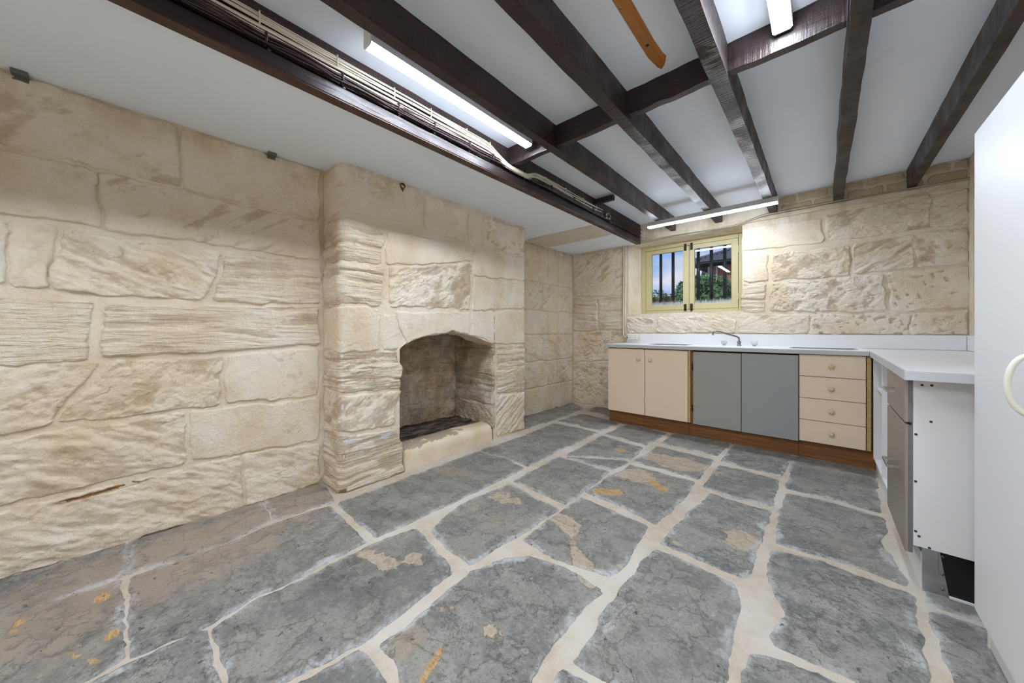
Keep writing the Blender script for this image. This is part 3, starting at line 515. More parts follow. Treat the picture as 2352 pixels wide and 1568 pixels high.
# firebox: right and left cheeks, back, throat
mapR = lambda U, V, h: stk(XF-.02-U, 2.352+U*.1-h, V); mapQ = lambda U, V, h: stk(XF-.02-U, 1.345-U*.15+h, V); mapK = lambda U, V, h: stk(XK+h, U, V)
vs = []; fs = []; cvs = []
for mpf, u0, u1 in ((mapR, 0, .67), (mapQ, 0, .67), (mapK, 1.22, 2.44)):
    a, b, c_ = sheet([(u0, u1, 0, 1.32)], mpf); o = sum(map(len, vs)); vs.append(a); fs += [[i+o for i in q] for q in b]; cvs.append(c_)
raw('firebox_mortar', np.concatenate(vs), fs, M['soot'], fp, True, {'cav': np.concatenate(cvs)})
zf = [.11, .33, .62, .88, 1.14, 1.30]
for r in range(5):
    stone([[(0.0, zf[r])], [(.64, zf[r])], [(.64, zf[r+1])], [(0.0, zf[r+1])]], mapR, ('pick', 'ridge', 'ridge', 'ridge', 'pit')[r], 1.1, 300+r, M['soot_ridge'], fp, .009, -.004)
    stone([[(0.0, zf[r])], [(.64, zf[r])], [(.64, zf[r+1])], [(0.0, zf[r+1])]], mapQ, ('pick', 'pit', 'ridge', 'pit', 'pit')[r], 1, 310+r, M['soot_ridge'], fp, .014)
    cut = [1.24, 1.72, 2.41] if r % 2 else [1.24, 1.45, 1.98, 2.41]
    for a, b in zip(cut, cut[1:]):
        stone([[(a, zf[r])], [(b, zf[r])], [(b, zf[r+1])], [(a, zf[r+1])]], mapK, ('pit', 'smooth', 'smooth', 'ridge', 'ridge')[r], 1.1, 320+r*5+int(a*4), M['soot'], fp, .009)
# thick lintel underside following the arch
u = np.linspace(1.345, 2.352, 60); az = arch(np.clip(u, 1.3451, 2.3519)); dx = np.linspace(0, .22, 12)
U, D = np.meshgrid(u, dx, indexing='ij'); Z = np.repeat(az[:, None], 12, 1)+(fbm(U*10, D*14, 4, 8)-.5)*.03*sstep(0, .05, D)+.004*(1-sstep(0, .02, D))
Xs = X0-(U-Y0)*.0344-D+.008
v = stk(Xs, U, Z).reshape(-1, 3); fs = gfaces(60, 12)
back = stk(X0-(u-Y0)*.0344-.212, u, np.full(60, 1.32)); o = len(v)
fs += [[i*12+11, (i+1)*12+11, o+i+1, o+i] for i in range(59)]
raw('lintel_underside', np.concatenate([v, back]), fs, M['wall'], fp, True, {'cav': np.full(o+60, .5)})
box('throat', M['soot'], fp, XK-.02, XF-.2, 1.2, 2.46, 1.30, 1.34)
U, V = np.meshgrid(np.linspace(XK, XF-.10, 50), np.linspace(1.26, 2.42, 70), indexing='ij')
raw('hearth_floor', mapF(U, V, H0+.012+(fbm(U*12, V*10, 4, 4)-.5)*.03).reshape(-1, 3), gfaces(50, 70), M['hearth'], fp, True)
# kerb stone: rounded, worn front edge
yk = np.linspace(1.395, 2.338, 60); th = np.linspace(0, 1, 16)
prof = [(.0, .0), (.0, .04), (.0, .08), (.004, .115), (.014, .142), (.032, .158), (.055, .166), (.08, .170), (.11, .171), (.14, .170), (.17, .166), (.20, .155), (.215, .135), (.22, .11), (.22, .05), (.22, 0)]
PX = np.array([p[0] for p in prof]); PZ = np.array([p[1] for p in prof])
Yk = np.repeat(yk[:, None], 16, 1); front = -2.315-(Yk-1.39)*.036
wob = (fbm(Yk*6, PX[None]*9+PZ[None]*5, 4, 77)-.5)*.007
Zk = PZ[None]*(1-.10*sstep(1.9, 2.35, Yk))+wob*(PZ[None] > .02); Xk = front-PX[None]+wob*.5
v = stk(Xk, Yk, Zk).reshape(-1, 3); fs = gfaces(60, 16)+[list(range(16)), list(range(59*16, 60*16))]
cv = np.broadcast_to(sstep(.13, .17, PZ)[None]*(1-sstep(1.8, 2.2, Yk)), Yk.shape)
raw('hearth_kerb', v, fs, M['kerb'], fp, True, {'cav': cv})
# ================= back wall with window opening
mapB = lambda U, V, h: stk(U, YB-h, V)
WX0, WX1, WZ0, WZ1 = -1.860, -.625, 1.262, 2.154
v, f, cv = sheet([(-2.72, WX0, -.02, ZC+.02), (WX1, .87, -.02, ZC+.02), (WX0, WX1, -.02, WZ0), (WX0, WX1, WZ1, ZC+.02)], mapB, .013)
n0 = len(v)
def mapS(U, V, h):   # splayed, rounded left reveal
    t_ = U; r = np.sin(np.clip(t_*1.15, 0, 1)*math.pi/2)
    return stk(WX0+.115*(1-np.cos(np.clip(t_, 0, 1)*math.pi/2))*.9+.0*r, YB+.31*np.sin(np.clip(t_, 0, 1)*math.pi/2)+h*0, V+h*0)
ex = [sheet([(0, 1, WZ0-.01, WZ1+.01)], mapS, .05), sheet([(0, .33, WZ0-.01, WZ1+.01)], lambda U, V, h: stk(WX1+h*0-.0*U, YB+U, V)),
      sheet([(WX0, WX1, 0, .33)], lambda U, V, h: stk(U, YB+V, WZ1+h)), sheet([(WX0, WX1, 0, .33)], lambda U, V, h: stk(U, YB+V, WZ0+V*.02+h))]
V_ = [v]; F_ = list(f); K_ = [cv]
for a, b, c_ in ex:
    o = sum(map(len, V_)); V_.append(a); F_ += [[i+o for i in q] for q in b]; K_.append(c_*0+.5)
wb = tag(raw('wall_back', np.concatenate(V_), F_, M['bare'], None, True, {'cav': np.concatenate(K_)}), kind='structure')
for i, (k, a, q) in enumerate(BW):
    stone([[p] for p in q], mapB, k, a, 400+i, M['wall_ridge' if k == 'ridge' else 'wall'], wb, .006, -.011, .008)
# brick course between the joist ends
M['brick'] = mk_wall('painted_brick', base=lin(206, 186, 154))
for r, (z0, z1) in enumerate(((2.222, 2.294), (2.306, 2.372))):
    x = -.30+(.0 if r == 0 else -.11)
    while x < .84:
        x1 = min(x+.222, .838)
        if x1-x > .03:
            stone([[(x, z0)], [(x1, z0)], [(x1, z1)], [(x, z1)]], mapB, 'smooth', .9, 470+int(x*40)+r, M['brick'], wb, .009, -.001, .008, 'brick', .007)
        x += .234
# plate over the stones and the lintel board over the window
def slabby(name, x0, x1, y0, y1, z0, z1, mat, parent=None, seed=1, jz=.004):
    nx = max(2, int((x1-x0)/.03)); xs = np.linspace(x0, x1, nx); vs = []; fs = []
    for i, x in enumerate(xs):
        j = lambda k: (vn(np.array(x*14.), np.array(k*9.), seed)-.5)*2*jz
        vs += [(x, y0+j(1), z0+j(2)), (x, y1, z0+j(2)), (x, y1, z1+j(3)), (x, y0+j(4), z1+j(3))]
    for i in range(nx-1):
        a = i*4; fs += [(a, a+4, a+5, a+1), (a+1, a+5, a+6, a+2), (a+2, a+6, a+7, a+3), (a+3, a+7, a+4, a)]
    fs += [(0, 1, 2, 3), (nx*4-4, nx*4-1, nx*4-2, nx*4-3)]
    return raw(name, vs, fs, mat, parent)
M['ledge'] = mk_wall('painted_ledge_timber', base=lin(228, 216, 192), flat=True)
M['render'] = mk_wall('limewashed_render', flat=True)
tag(slabby('trim_1', -.60, .84, YB-.022, YB+.01, 2.168, 2.205, M['ledge'], None, 3), kind='structure')
tag(slabby('trim_2', -1.75, -.60, YB-.012, YB+.012, 2.156, 2.215, M['ledge'], None, 4, .002), kind='structure')
# right and rear wall, ceilings
tag(box('wall_right', M['render'], None, XR, XR+.1, YR, YB+.02, -.02, ZC+.02), kind='structure')
tag(box('wall_rear', M['render'], None, -2.7, XR+.1, YR-.1, YR, -.02, ZC+.02), kind='structure')
tag(MB().box(-1.725, XR+.15, YR-.15, YB+.35, ZC, ZC+.12).build('ceiling', M['ceiling']), kind='structure')
tag(MB().box(-3.1, -1.752, YR-.15, YB+.02, ZL, ZL+.35).build('ceiling', M['ceiling']), kind='structure')
M['sheet'] = plain('cream_ceiling_sheet', lin(214, 206, 192), .6, mott=.1, ms=3)
cs = box('ceiling_sheet', M['sheet'], None, -2.66, -1.79, 3.237, 3.70, ZL-.009, ZL-.0005, .002)
tag(cs, 'cream sheet patch screwed to the low ceiling beyond the chimney breast', 'ceiling panel')
for x, y in ((-2.55, 3.27), (-2.2, 3.27), (-1.86, 3.27), (-2.4, 3.67), (-2.05, 3.67), (-1.83, 3.66)):
    MB().lathe((x, y, ZL-.009), (0, 0, -1), [(0, .006), (.002, .004)], 8).build('screw', M['hole'], cs)
# ================= big beam
bm_ = empty('ceiling_beam', (-1.73, 1.5, ZL), 'deep dark brown painted beam carrying the cable runs', 'beam')
box('bottom_strip', M['beam_strip'], bm_, -1.756, -1.700, YR, YB-.005, ZL-.012, ZL+.02, .002)
box('lower_face', M['beam'], bm_, -1.75, -1.697, YR, YB-.005, ZL-.006, 2.203, .003)
box('groove', M['dark'], bm_, -1.75, -1.716, YR, YB-.005, 2.203, 2.216)
def joistmesh(x0, x1, z0, z1, y0, y1, seed, j=.005, step=.04):
    n_ = int((y1-y0)/step)+2; ys = np.linspace(y0, y1, n_); vs = []; q = lambda y, k, s_=j: (fbm(np.array(y*4.), np.array(k*9.), 3, seed)-.5)*1.5*s_
    for y in ys:
        vs += [(x0+q(y, 1), y, z0+q(y, 2)), (x1+q(y, 3), y, z0+q(y, 4)), (x1+q(y, 5), y, z1+.004), (x0+q(y, 6), y, z1+.004)]
    fs = []
    for i in range(n_-1):
        a = i*4; fs += [(a, a+1, a+5, a+4), (a+1, a+2, a+6, a+5), (a+2, a+3, a+7, a+6), (a+3, a, a+4, a+7)]
    fs += [(3, 2, 1, 0), (n_*4-4, n_*4-3, n_*4-2, n_*4-1)]
    return vs, fs
v, f = joistmesh(-1.765, -1.705, 2.216, ZC, YR, YB-.005, 5, .004)
raw('packing_timber', v, f, M['beam_rough'], bm_)
JL = ['dark joist beside the long ceiling light nearest the fireplace', 'dark joist second from the deep beam, left of the bare board strip', 'saw-ridged dark joist just right of the bare orange board strip', 'joist with a pale chipped edge right of the short-looking ceiling light', 'dark joist nearest the tall white pantry']
JJ = [(-1.339, -1.283, 'joist', 2.232), (-.873, -.807, 'joist_saw', 2.230), (-.395, -.326, 'joist_saw', 2.230), (.078, .142, 'joist_saw', 2.230), (.524, .575, 'joist', 2.230)]
for i, (a, b, m, z) in enumerate(JJ):
    v, f = joistmesh(a, b, z, ZC, YR, YB+.01, 20+i, (.004, .005, .005, .008, .004)[i])
    tag(raw('joist', v, f, M[m]), JL[i], 'joist', 'ceiling joists')
NL = ['short brown noggin at the end of the light by the cable beam', 'brown noggin left of the second joist, with a chipped lower edge', 'brown noggin between the joists at the end of the orange board strip', 'glossy brown noggin behind the end of the right hand ceiling light', 'brown noggin at the top edge, right of the chipped joist']
NN = [(-1.71, -1.335), (-1.285, -.87), (-.81, -.39), (-.33, .072), (.14, .53)]
for i, (a, b) in enumerate(NN):
    o = slabby('noggin', a, b, 1.862, 1.905, 2.248, ZC+.003, M['noggin'], None, 30+i, .004)
    tag(o, NL[i], 'noggin', 'noggins between the joists')
vs = [(-.630, YR, 0), (-.570, YR, 0), (-.571, 1.30, 0), (-.573, 1.62, 0), (-.568, 1.72, 0), (-.562, 1.745, 0), (-.574, 1.775, 0), (-.590, 1.80, 0), (-.607, 1.815, 0), (-.618, 1.79, 0), (-.631, 1.70, 0), (-.628, 1.2, 0)]
o = MB().prism([(p[0], p[1]) for p in vs], 'z', ZC-.003, ZC+.002).build('board_strip', M['bare_board'])
tag(o, 'bare orange-brown board strip left unpainted on the ceiling', 'board')
MB().lathe((-.605, 1.62, ZC-.003), (0, 0, -1), [(0, .008), (.001, .008), (.002, .004)], 12).build('nail_hole', M['hole'], o)
o = box('timber_block', M['noggin'], None, -1.70, -1.50, 3.13, 3.175, 2.315, 2.365, .003)
tag(o, 'small dark timber block sticking out of the beam above the cable coil', 'block')
# ================= battens
def batten(axis, a0, a1, c0, z0, z1, w_, label):
    L_ = a1-a0; root = empty('batten_light', ((a0+a1)/2, c0, z1) if axis == 'x' else (c0, (a0+a1)/2, z1), label, 'light', 'LED batten lights')
    h = w_/2; zm = z0+.011
    d = [(c0-h, zm), (c0-h, z0+.008), (c0-h+.008, z0), (c0+h-.008, z0), (c0+h, z0+.008), (c0+h, zm)]
    MB().prism(d, axis, a0+.006, a1-.006).build('diffuser', M['diffuser'], root)
    hs = [(c0-h, zm), (c0+h, zm), (c0+h, z1), (c0-h, z1)]
    MB().prism(hs, axis, a0+.006, a1-.006).build('housing', M['housing'], root)
    e = [(c0-h-.001, z1), (c0-h-.001, z0+.007), (c0-h+.007, z0-.001), (c0+h-.007, z0-.001), (c0+h+.001, z0+.007), (c0+h+.001, z1)]
    for p, q in ((a0, a0+.006), (a1-.006, a1)): MB().prism(e, axis, p, q).build('end_cap', M['plastic'], root)
    return root
batten('y', .700, 1.815, -1.474, 2.285, 2.378, .060, 'white LED batten on the ceiling beside the cable beam')
batten('y', .690, 1.845, -.124, 2.305, 2.378, .066, 'white LED batten cut by the top edge of the picture')
batten('x', -1.425, -.285, 3.835, 2.172, 2.228, .062, 'white LED batten hung under the joists above the window')
batten('y', -1.15, -.05, -.62, 2.300, 2.378, .062, 'white LED batten on the ceiling behind the viewpoint, between two others')  # unseen batten assumed here, kept to fill camera-facing surfaces
batten('y', -2.00, -.86, -.124, 2.305, 2.378, .066, 'white LED batten on the ceiling behind the viewpoint, nearest the right wall')  # unseen batten added to brighten doors and other camera-facing faces
batten('y', -1.75, -.62, -1.474, 2.285, 2.378, .060, 'white LED batten on the ceiling behind the viewpoint, nearest the cable beam')  # second batten added out of view as fill light
# ================= cables
def cable(name, mat, pts, r, label, group, n_=6):
    return tag(MB().tube(pts, r, n_).build(name, M[mat], None), label, 'cable', group)
clipY = [-.9, -.45, .05, .36, .66, .95, 1.18, 1.45, 1.66]
ys = np.arange(YR+.02, 4.30, .045)
rw = random.Random(7)
for i in range(9):
    end = 3.30-.05*(i % 4) if i != 3 else 2.3
    zt = 2.330-.0108*i; r = .0034 if i not in (2, 5) else .0055; pts = []; ph = rw.random()*6
    for y in ys:
        if y > end: break
        sag = sstep(1.62, 1.86, y); aft = sstep(2.0, 2.2, y)
        z = zt+.002*math.sin(y*7+ph)
        z = z*(1-sag)+(2.236-.0035*i)*sag*(1-aft)+(2.300-.008*i+.004*math.sin(y*5+ph))*sag*aft
        x = -1.700+r+(.022*sag*(1-aft))+.005*abs(math.sin(y*3+ph*2)) + (.006 if i % 2 else 0)
        pts.append((x, float(y), float(z)))
    cable('white_cable', 'white_cable', pts, r, 'ivory cable clipped along the side of the dark beam', 'ivory cables along the beam')
for i in range(9):
    pts = []; ph = rw.random()*6; zt = 2.250-.0042*i
    for y in ys:
        k = abs(math.sin((y-.36)*math.pi/.3)); loose = .010*k*math.sin(ph+y*4)*(1 if y < 1.6 else .3)
        aft = sstep(1.9, 2.2, y)
        far = sstep(3.2, 3.5, y)
        z = zt+loose+aft*(.004*math.sin(y*6+ph))+far*(.075-.0105*i)*1.0
        x = -1.697+.006+.006*(i % 3)+.006*k
        pts.append((x, float(y), float(max(z, 2.212))))
    cable('dark_cable', 'dark_cable', pts, .0036, 'dark painted cable running low along the side of the beam', 'dark cables along the beam')
for y in clipY+[2.3, 2.6, 2.9, 3.15]:
    m = MB(); m.tube([(-1.705, y, 2.338), (-1.685, y, 2.335), (-1.682, y, 2.31), (-1.685, y, 2.284), (-1.705, y, 2.281)] if y < 1.8 else [(-1.705, y, 2.312), (-1.682, y, 2.305), (-1.680, y, 2.26), (-1.705, y, 2.25)], .0034, 6)
    tag(m.build('cable_tie', M['white_cable']), 'white tie strapping the ivory cables to the beam', 'cable tie', 'white cable ties on the beam')
for y in clipY+[2.0, 2.35, 2.7, 3.05, 3.3]:
    m = MB(); m.tube([(-1.70, y+.02, 2.262), (-1.672, y+.02, 2.255), (-1.670, y+.02, 2.225), (-1.70, y+.02, 2.214)], .005, 6)
    m.lathe((-1.699, y+.035, 2.209), (1, 0, 0), [(0, .008), (.003, .008), (.004, .003)], 10)
    tag(m.build('cable_saddle', M['dark_cable']), 'dark saddle clip holding the dark cables to the beam', 'cable clip', 'dark saddle clips on the beam')
for i in range(5):   # loose ends coiled up
    c0 = (-1.672, 3.36+.02*i, 2.255-.008*i); pts = []
    for k in range(36):
        a = k/36*math.pi*3.6+i; rr = .028+.006*math.sin(k*.7+i)
        pts.append((c0[0]+.006*math.sin(k*1.1), c0[1]+rr*1.7*math.cos(a), c0[2]+rr*math.sin(a)))
    cable('cable_coil', 'white_cable' if i == 1 else 'dark_cable', pts, .0034, 'loose cable tail coiled against the beam below the timber block', 'coiled cable tails')
# wires along the ledge of the back wall
for i, (m, z, r) in enumerate((('grey_cable', 2.212, .0022), ('pipe', 2.218, .0022), ('grey_cable', 2.224, .002))):
    pts = [(x, YB-.028-.004*i, z+.006*math.sin(x*4+i)-(.055 if x < -.7 else .055*(1-sstep(-.7, -.4, x)))*1.0-.012*sstep(-1.3, -1.7, x)) for x in list(np.arange(-1.73, .80, .06))+[.838]]
    cable('wall_wire', m, [(a, b, float(c_)) for a, b, c_ in pts], r, ('green-grey wire lying lowest along the ledge of the window wall', 'cream wire along the ledge between two grey ones', 'green-grey wire uppermost along the ledge of the window wall')[i], 'wires along the window wall ledge')
# ================= window
win = empty('window_1', (-1.21, 4.63, 1.25), kind='structure')
win['label'] = 'sage cream casement window with iron bars'
FY0, FY1 = 4.60, 4.66
box('frame_jamb', M['frame'], win, -1.800, -1.740, FY0, FY1, 1.240, 2.175, .003)
box('frame_jamb', M['frame'], win, -.698, -.612, FY0, FY1, 1.240, 2.175, .003)
box('frame_head', M['frame'], win, -1.739, -.699, FY0, FY1, 2.095, 2.175, .003)
box('frame_sill', M['frame'], win, -1.739, -.699, FY0, FY1+.02, 1.240, 1.306, .003)
for x0, x1, g0, g1, zt in ((-1.736, -1.212, -1.663, -1.280, 2.090), (-1.208, -.702, -1.152, -.767, 2.092)):
    m = MB(); y0, y1 = FY0-.004, FY0+.036
    m.box(x0, g0, y0, y1, 1.309, zt, .002).box(g1, x1, y0, y1, 1.309, zt, .002).box(g0, g1, y0+.002, y1, 2.040, zt, .002).box(g0, g1, y0+.002, y1, 1.309, 1.374, .002)
    sash = m.build('sash', M['frame'], win)
    raw('pane', [(g0-.005, y0+.02, 1.37), (g1+.005, y0+.02, 1.37), (g1+.005, y0+.02, 2.045), (g0-.005, y0+.02, 2.045)], [(0, 1, 2, 3)], M['glass'], sash)
    xb = g1+.028 if g1 < -1 else g0-.030
    for zb in (2.075, 1.335):
        b = MB().box(xb-.014, xb+.014, y0-.012, y0-.001, zb-.042, zb+.042, .003); b.tube([(xb, y0-.014, zb-.038), (xb, y0-.014, zb+.038)], .005, 8).lathe((xb, y0-.014, zb-.01), (0, -1, 0), [(0, .006), (.012, .007), (.014, .003)], 10)
        b.build('slide_bolt', M['bolt'], sash)
box('hinge', M['frame'], win, -.708, -.694, FY0-.010, FY0, 1.93, 2.01, .002); box('hinge', M['frame'], win, -.708, -.694, FY0-.010, FY0, 1.40, 1.48, .002)
for x in (-1.586, -1.433, -1.138, -.995, -.854):
    MB().tube([(x, 4.72, 1.24), (x, 4.72, 2.2)], .0185, 12).build('window_bar', M['bar'], win)
# ================= outlet and conduits
for i, (xa, xb, zb, lb) in enumerate(((-1.913, -1.919, 1.0, 'thin cream conduit on the wall, left of the pair beside the window'), (-1.889, -1.897, .90, 'thin cream conduit on the wall, right of the pair beside the window'))):
    pts = [(xa, YB-.02, 2.135), (xa, YB-.02, 1.7), (xb, YB-.02, 1.25), (xb, YB-.02, zb+.03)]
    if i == 0: pts += [(xb+.004, YB-.021, zb-.012), (xb+.016, YB-.023, zb-.030), (xb+.036, YB-.025, zb-.036), (xb+.075, YB-.025, zb-.036)]
    tag(MB().tube(pts, .0095, 10).build('conduit', M['pipe']), lb, 'conduit', 'conduits beside the window')
ol = empty('power_outlet', (-1.775, YB-.03, .945), 'white double power outlet on the end of the splashback', 'outlet')
box('back_box', M['pipe'], ol, -1.845, -1.700, YB-.040, YB-.020, .937, 1.006, .002)
box('plate', M['plastic'], ol, -1.843, -1.722, YB-.052, YB-.040, .935, 1.006, .003)
for x in (-1.815, -1.752):
    box('switch', M['plastic'], ol, x-.008, x+.008, YB-.056, YB-.051, .985, .999, .001)
    m = MB()
    for dx, dz in ((-.009, .006), (.009, .006), (0, -.009)): m.box(x+dx-.0015, x+dx+.0015, YB-.0532, YB-.0518, .957+dz-.005, .957+dz+.005)
    m.build('socket_slots', M['dark'], ol)
MB().lathe((-1.862, YB-.045, .964), (1, 0, 0), [(0, .012), (.006, .016), (.018, .016), (.02, .012)], 12).build('cable_gland', M['steel'], ol)
# ================= kitchen run under the window
YF = 3.71; TOP = .895
def knob(x, z, parent): return MB().lathe((x, YF, z), (0, -1, 0), [(0, .008), (.008, .008), (.012, .015), (.020, .019), (.028, .017), (.033, .010), (.0345, .002)], 18).build('knob', M['knob'], parent)
def carcass(name, root, x0, x1, mat, back=YB-.03):
    m = MB(); m.box(x0, x0+.016, YF+.02, back, .137, .855).box(x1-.016, x1, YF+.02, back, .137, .855).box(x0+.016, x1-.016, YF+.02, back, .137, .153).box(x0+.016, x1-.016, back-.01, back, .153, .855).box(x0+.016, x1-.016, YF+.02, YF+.06, .835, .855)
    return m.build(name, M[mat], root)
u1 = empty('base_cabinet', (-1.41, 3.98, .137), 'cream two-door base cabinet at the left end of the run', 'cabinet')
carcass('carcass', u1, -1.838, -.967, 'inner_wood')
for a, b, kx in ((-1.835, -1.4165, -1.480), (-1.411, -.990, -1.354)):
    d_ = box('door', M['cream_door'], u1, a, b, YF, YF+.018, .143, .849, .0015); knob(kx, .740, d_)
box('stile', M['raw_wood'], u1, -.986, -.966, YF+.002, YF+.022, .143, .855, .001)
u2 = empty('base_cabinet', (-.55, 3.98, .137), 'grey two-door sink cabinet below the tap', 'cabinet')
carcass('carcass', u2, -.964, -.143, 'inner_wood')
o = box('door', M['grey_door'], u2, -.941, -.5455, YF, YF+.018, .137, .842, .0015)
o = box('door', M['grey_door_b'], u2, -.541, -.1465, YF, YF+.018, .137, .846, .0015); o['label'] = 'bluish grey door'
for zh in (.26, .66): box('hinge', M['dark'], u2, -.953, -.944, YF+.004, YF+.02, zh, zh+.06)
box('rail', M['dark'], u2, -.942, -.146, YF+.012, YF+.019, .846, .857)
u3 = empty('drawer_cabinet', (.06, 3.98, .137), 'cream drawer cabinet of four drawers at the corner', 'cabinet')
carcass('carcass', u3, -.141, .276, 'inner_wood')
for k in range(4):
    z0 = .1485+k*.1775; d_ = box('drawer', M['cream_door'], u3, -.1385, .2455, YF, YF+.018, z0, z0+.1735, .0015); knob(.054, z0+.088, d_)
box('stile', M['raw_wood'], u3, .250, .274, YF+.002, YF+.022, .148, .855, .001)
pl = empty('plinth', (-.77, 3.77, 0), 'tall brown timber plinth under the cream and grey cabinets', 'plinth')
for a, b in ((-1.838, -.985), (-.983, -.145), (-.143, .298)): box('plinth_board', M['plinth'], pl, a, b, 3.752, 3.772, -.004, .1365, .001)
# worktop with two cut-outs
wt = empty('worktop', (-.8, 4.0, .86), 'long white laminate worktop under the window', 'worktop')
HX = ((-1.42, -1.06), (-.20, .20)); HY0, HY1 = 3.88, 4.10; Z0, Z1 = .860, TOP; E0 = -1.872; E1 = .262
m = MB(); m.box(E0, E1, HY1, YB-.012, Z0, Z1).box(E0, E1, 3.687, HY0, Z0, Z1)
for a, b in ((E0, HX[0][0]), (HX[0][1], HX[1][0]), (HX[1][1], E1)): m.box(a, b, HY0, HY1, Z0, Z1)
m.build('top', M['white'], wt); box('edge_band', M['edge'], wt, E0, E1, 3.680, 3.687, Z0, Z1, .002)
for (a, b), lb in zip(HX, ('steel sink bowl left of the tap', 'steel sink bowl near the corner, right of the tap')):
    s_ = empty('sink', ((a+b)/2, 4.0, .75), lb, 'sink', 'sink bowls in the long worktop')
    m = MB(); m.box(a-.014, b+.014, HY0-.014, HY0+.004, Z1, Z1+.004, .001).box(a-.014, b+.014, HY1-.004, HY1+.014, Z1, Z1+.004, .001).box(a-.014, a+.004, HY0, HY1, Z1, Z1+.004, .001).box(b-.004, b+.014, HY0, HY1, Z1, Z1+.004, .001)
    m.build('rim', M['steel'], s_)
    zb = .80 if a < -1 else .8615; m = MB(); m.box(a+.001, a+.003, HY0, HY1, zb, Z1).box(b-.003, b-.001, HY0, HY1, zb, Z1).box(a, b, HY0+.001, HY0+.003, zb, Z1).box(a, b, HY1-.003, HY1-.001, zb, Z1).box(a, b, HY0, HY1, zb-.001, zb+.002)
    m.build('bowl', M['steel'], s_)
    MB().lathe(((a+b)/2, 4.0, zb+.002), (0, 0, 1), [(0, .03), (.003, .03), (.004, .02)], 16).build('waste', M['chrome'], s_)
tap = empty('faucet', (-.655, 4.19, TOP), 'low swivel kitchen tap with two clear faceted handles', 'faucet')
ty = 4.19
m = MB(); m.lathe((-.632, ty, TOP), (0, 0, 1), [(0, .020), (.010, .020), (.012, .014), (.022, .014), (.024, .018), (.044, .018), (.046, .012)], 16); m.build('base_nut', M['tap_dark'], tap)
MB().tube([(-.632, ty, TOP+.04), (-.632, ty, TOP+.066), (-.636, ty-.002, TOP+.082), (-.650, ty-.006, TOP+.092), (-.72, ty-.035, TOP+.116), (-.80, ty-.068, TOP+.144), (-.822, ty-.078, TOP+.148), (-.840, ty-.085, TOP+.142), (-.849, ty-.088, TOP+.128), (-.851, ty-.089, TOP+.108)], [.0085]*9+[.010], 12).build('spout', M['tap_dark'], tap)
t = NT('clear_acrylic'); t.b.inputs['Transmission Weight'].default_value = .45; M['acrylic'] = t.done(lin(236, 238, 240), .12)
for x in (-.762, -.500):
    h = MB().lathe((x, ty-.02, TOP+.010), (0, 0, 1), [(0, .016), (.006, .022), (.020, .030), (.034, .027), (.040, .016)], 8, False).build('tap_handle', M['acrylic'], tap)
    MB().lathe((x, ty-.02, TOP), (0, 0, 1), [(0, .016), (.012, .013)], 12).build('collar', M['chrome'], h)
tag(box('splashback', M['white'], None, -1.872, XR-.014, YB-.018, YB-.0095, TOP, 1.013, .001), 'long white splashback along the wall under the window', 'splashback')
tag(box('splashback', M['white'], None, XR-.012, XR-.0005, 2.035, YB-.01, TOP, 1.013, .001), 'short white splashback on the right wall beside the pantry', 'splashback')
# ================= return run
RY = 2.035
wr = empty('worktop', (.55, 3.0, .855), 'white laminate return worktop with a scuffed end', 'worktop')
poly = [(.246, RY), (XR-.013, RY), (XR-.013, YB-.02), (.262, YB-.02), (.272, 3.70)]
MB().prism(poly, 'z', .858, .8935).build('top', M['white'], wr)
MB().prism([(.240, RY-.002), (.247, RY-.002), (.271, 3.69), (.264, 3.69)], 'z', .858, .894).build('edge_band', M['edge'], wr)
box('edge_band', M['edge'], wr, .241, XR-.013, RY-.006, RY, .8575, .8935, .001)
rc = empty('drawer_cabinet', (.55, 2.38, .15), 'taupe front cabinet with white end panel and bar handles', 'cabinet')
ep = box('end_panel', M['white_matt'], rc, .274, XR-.002, 2.118, 2.134, .186, .857, .001)
for x, z in ((0.297, 0.833), (0.322, 0.834), (0.320, 0.691), (0.281, 0.634), (0.280, 0.445), (0.280, 0.245), (0.289, 0.228), (0.316, 0.192)):
    MB().lathe((x, 2.118, z), (0, -1, 0), [(0, .0045), (.0015, .0045), (.002, .002)], 10).build('screw', M['hole'], ep)
m = MB(); m.box(.274, .290, 2.134, 2.63, .186, .857).box(.29, XR-.004, 2.62, 2.636, .186, .857).box(.29, XR-.004, 2.136, 2.62, .186, .202); m.build('carcass', M['white_matt'], rc)
def barh(y0, y1, z, parent):
    m = MB(); m.box(.212, .220, y0-.006, y1+.006, z-.005, z+.005, .001).box(.218, .252, y0-.005, y0+.005, z-.005, z+.005).box(.218, .252, y1-.005, y1+.005, z-.005, z+.005)
    return m.build('handle', M['steel'], parent)
d1 = box('drawer', M['taupe'], rc, .252, .262, 2.122, 2.632, .678, .852, .001); barh(2.26, 2.39, .782, d1); box('edge_band', M['door_edge'], d1, .262, .2735, 2.121, 2.632, .679, .851)
d2 = box('door', M['taupe'], rc, .252, .262, 2.122, 2.632, .152, .668, .001); barh(2.26, 2.39, .452, d2); box('edge_band', M['door_edge'], d2, .262, .2735, 2.121, 2.632, .153, .667)
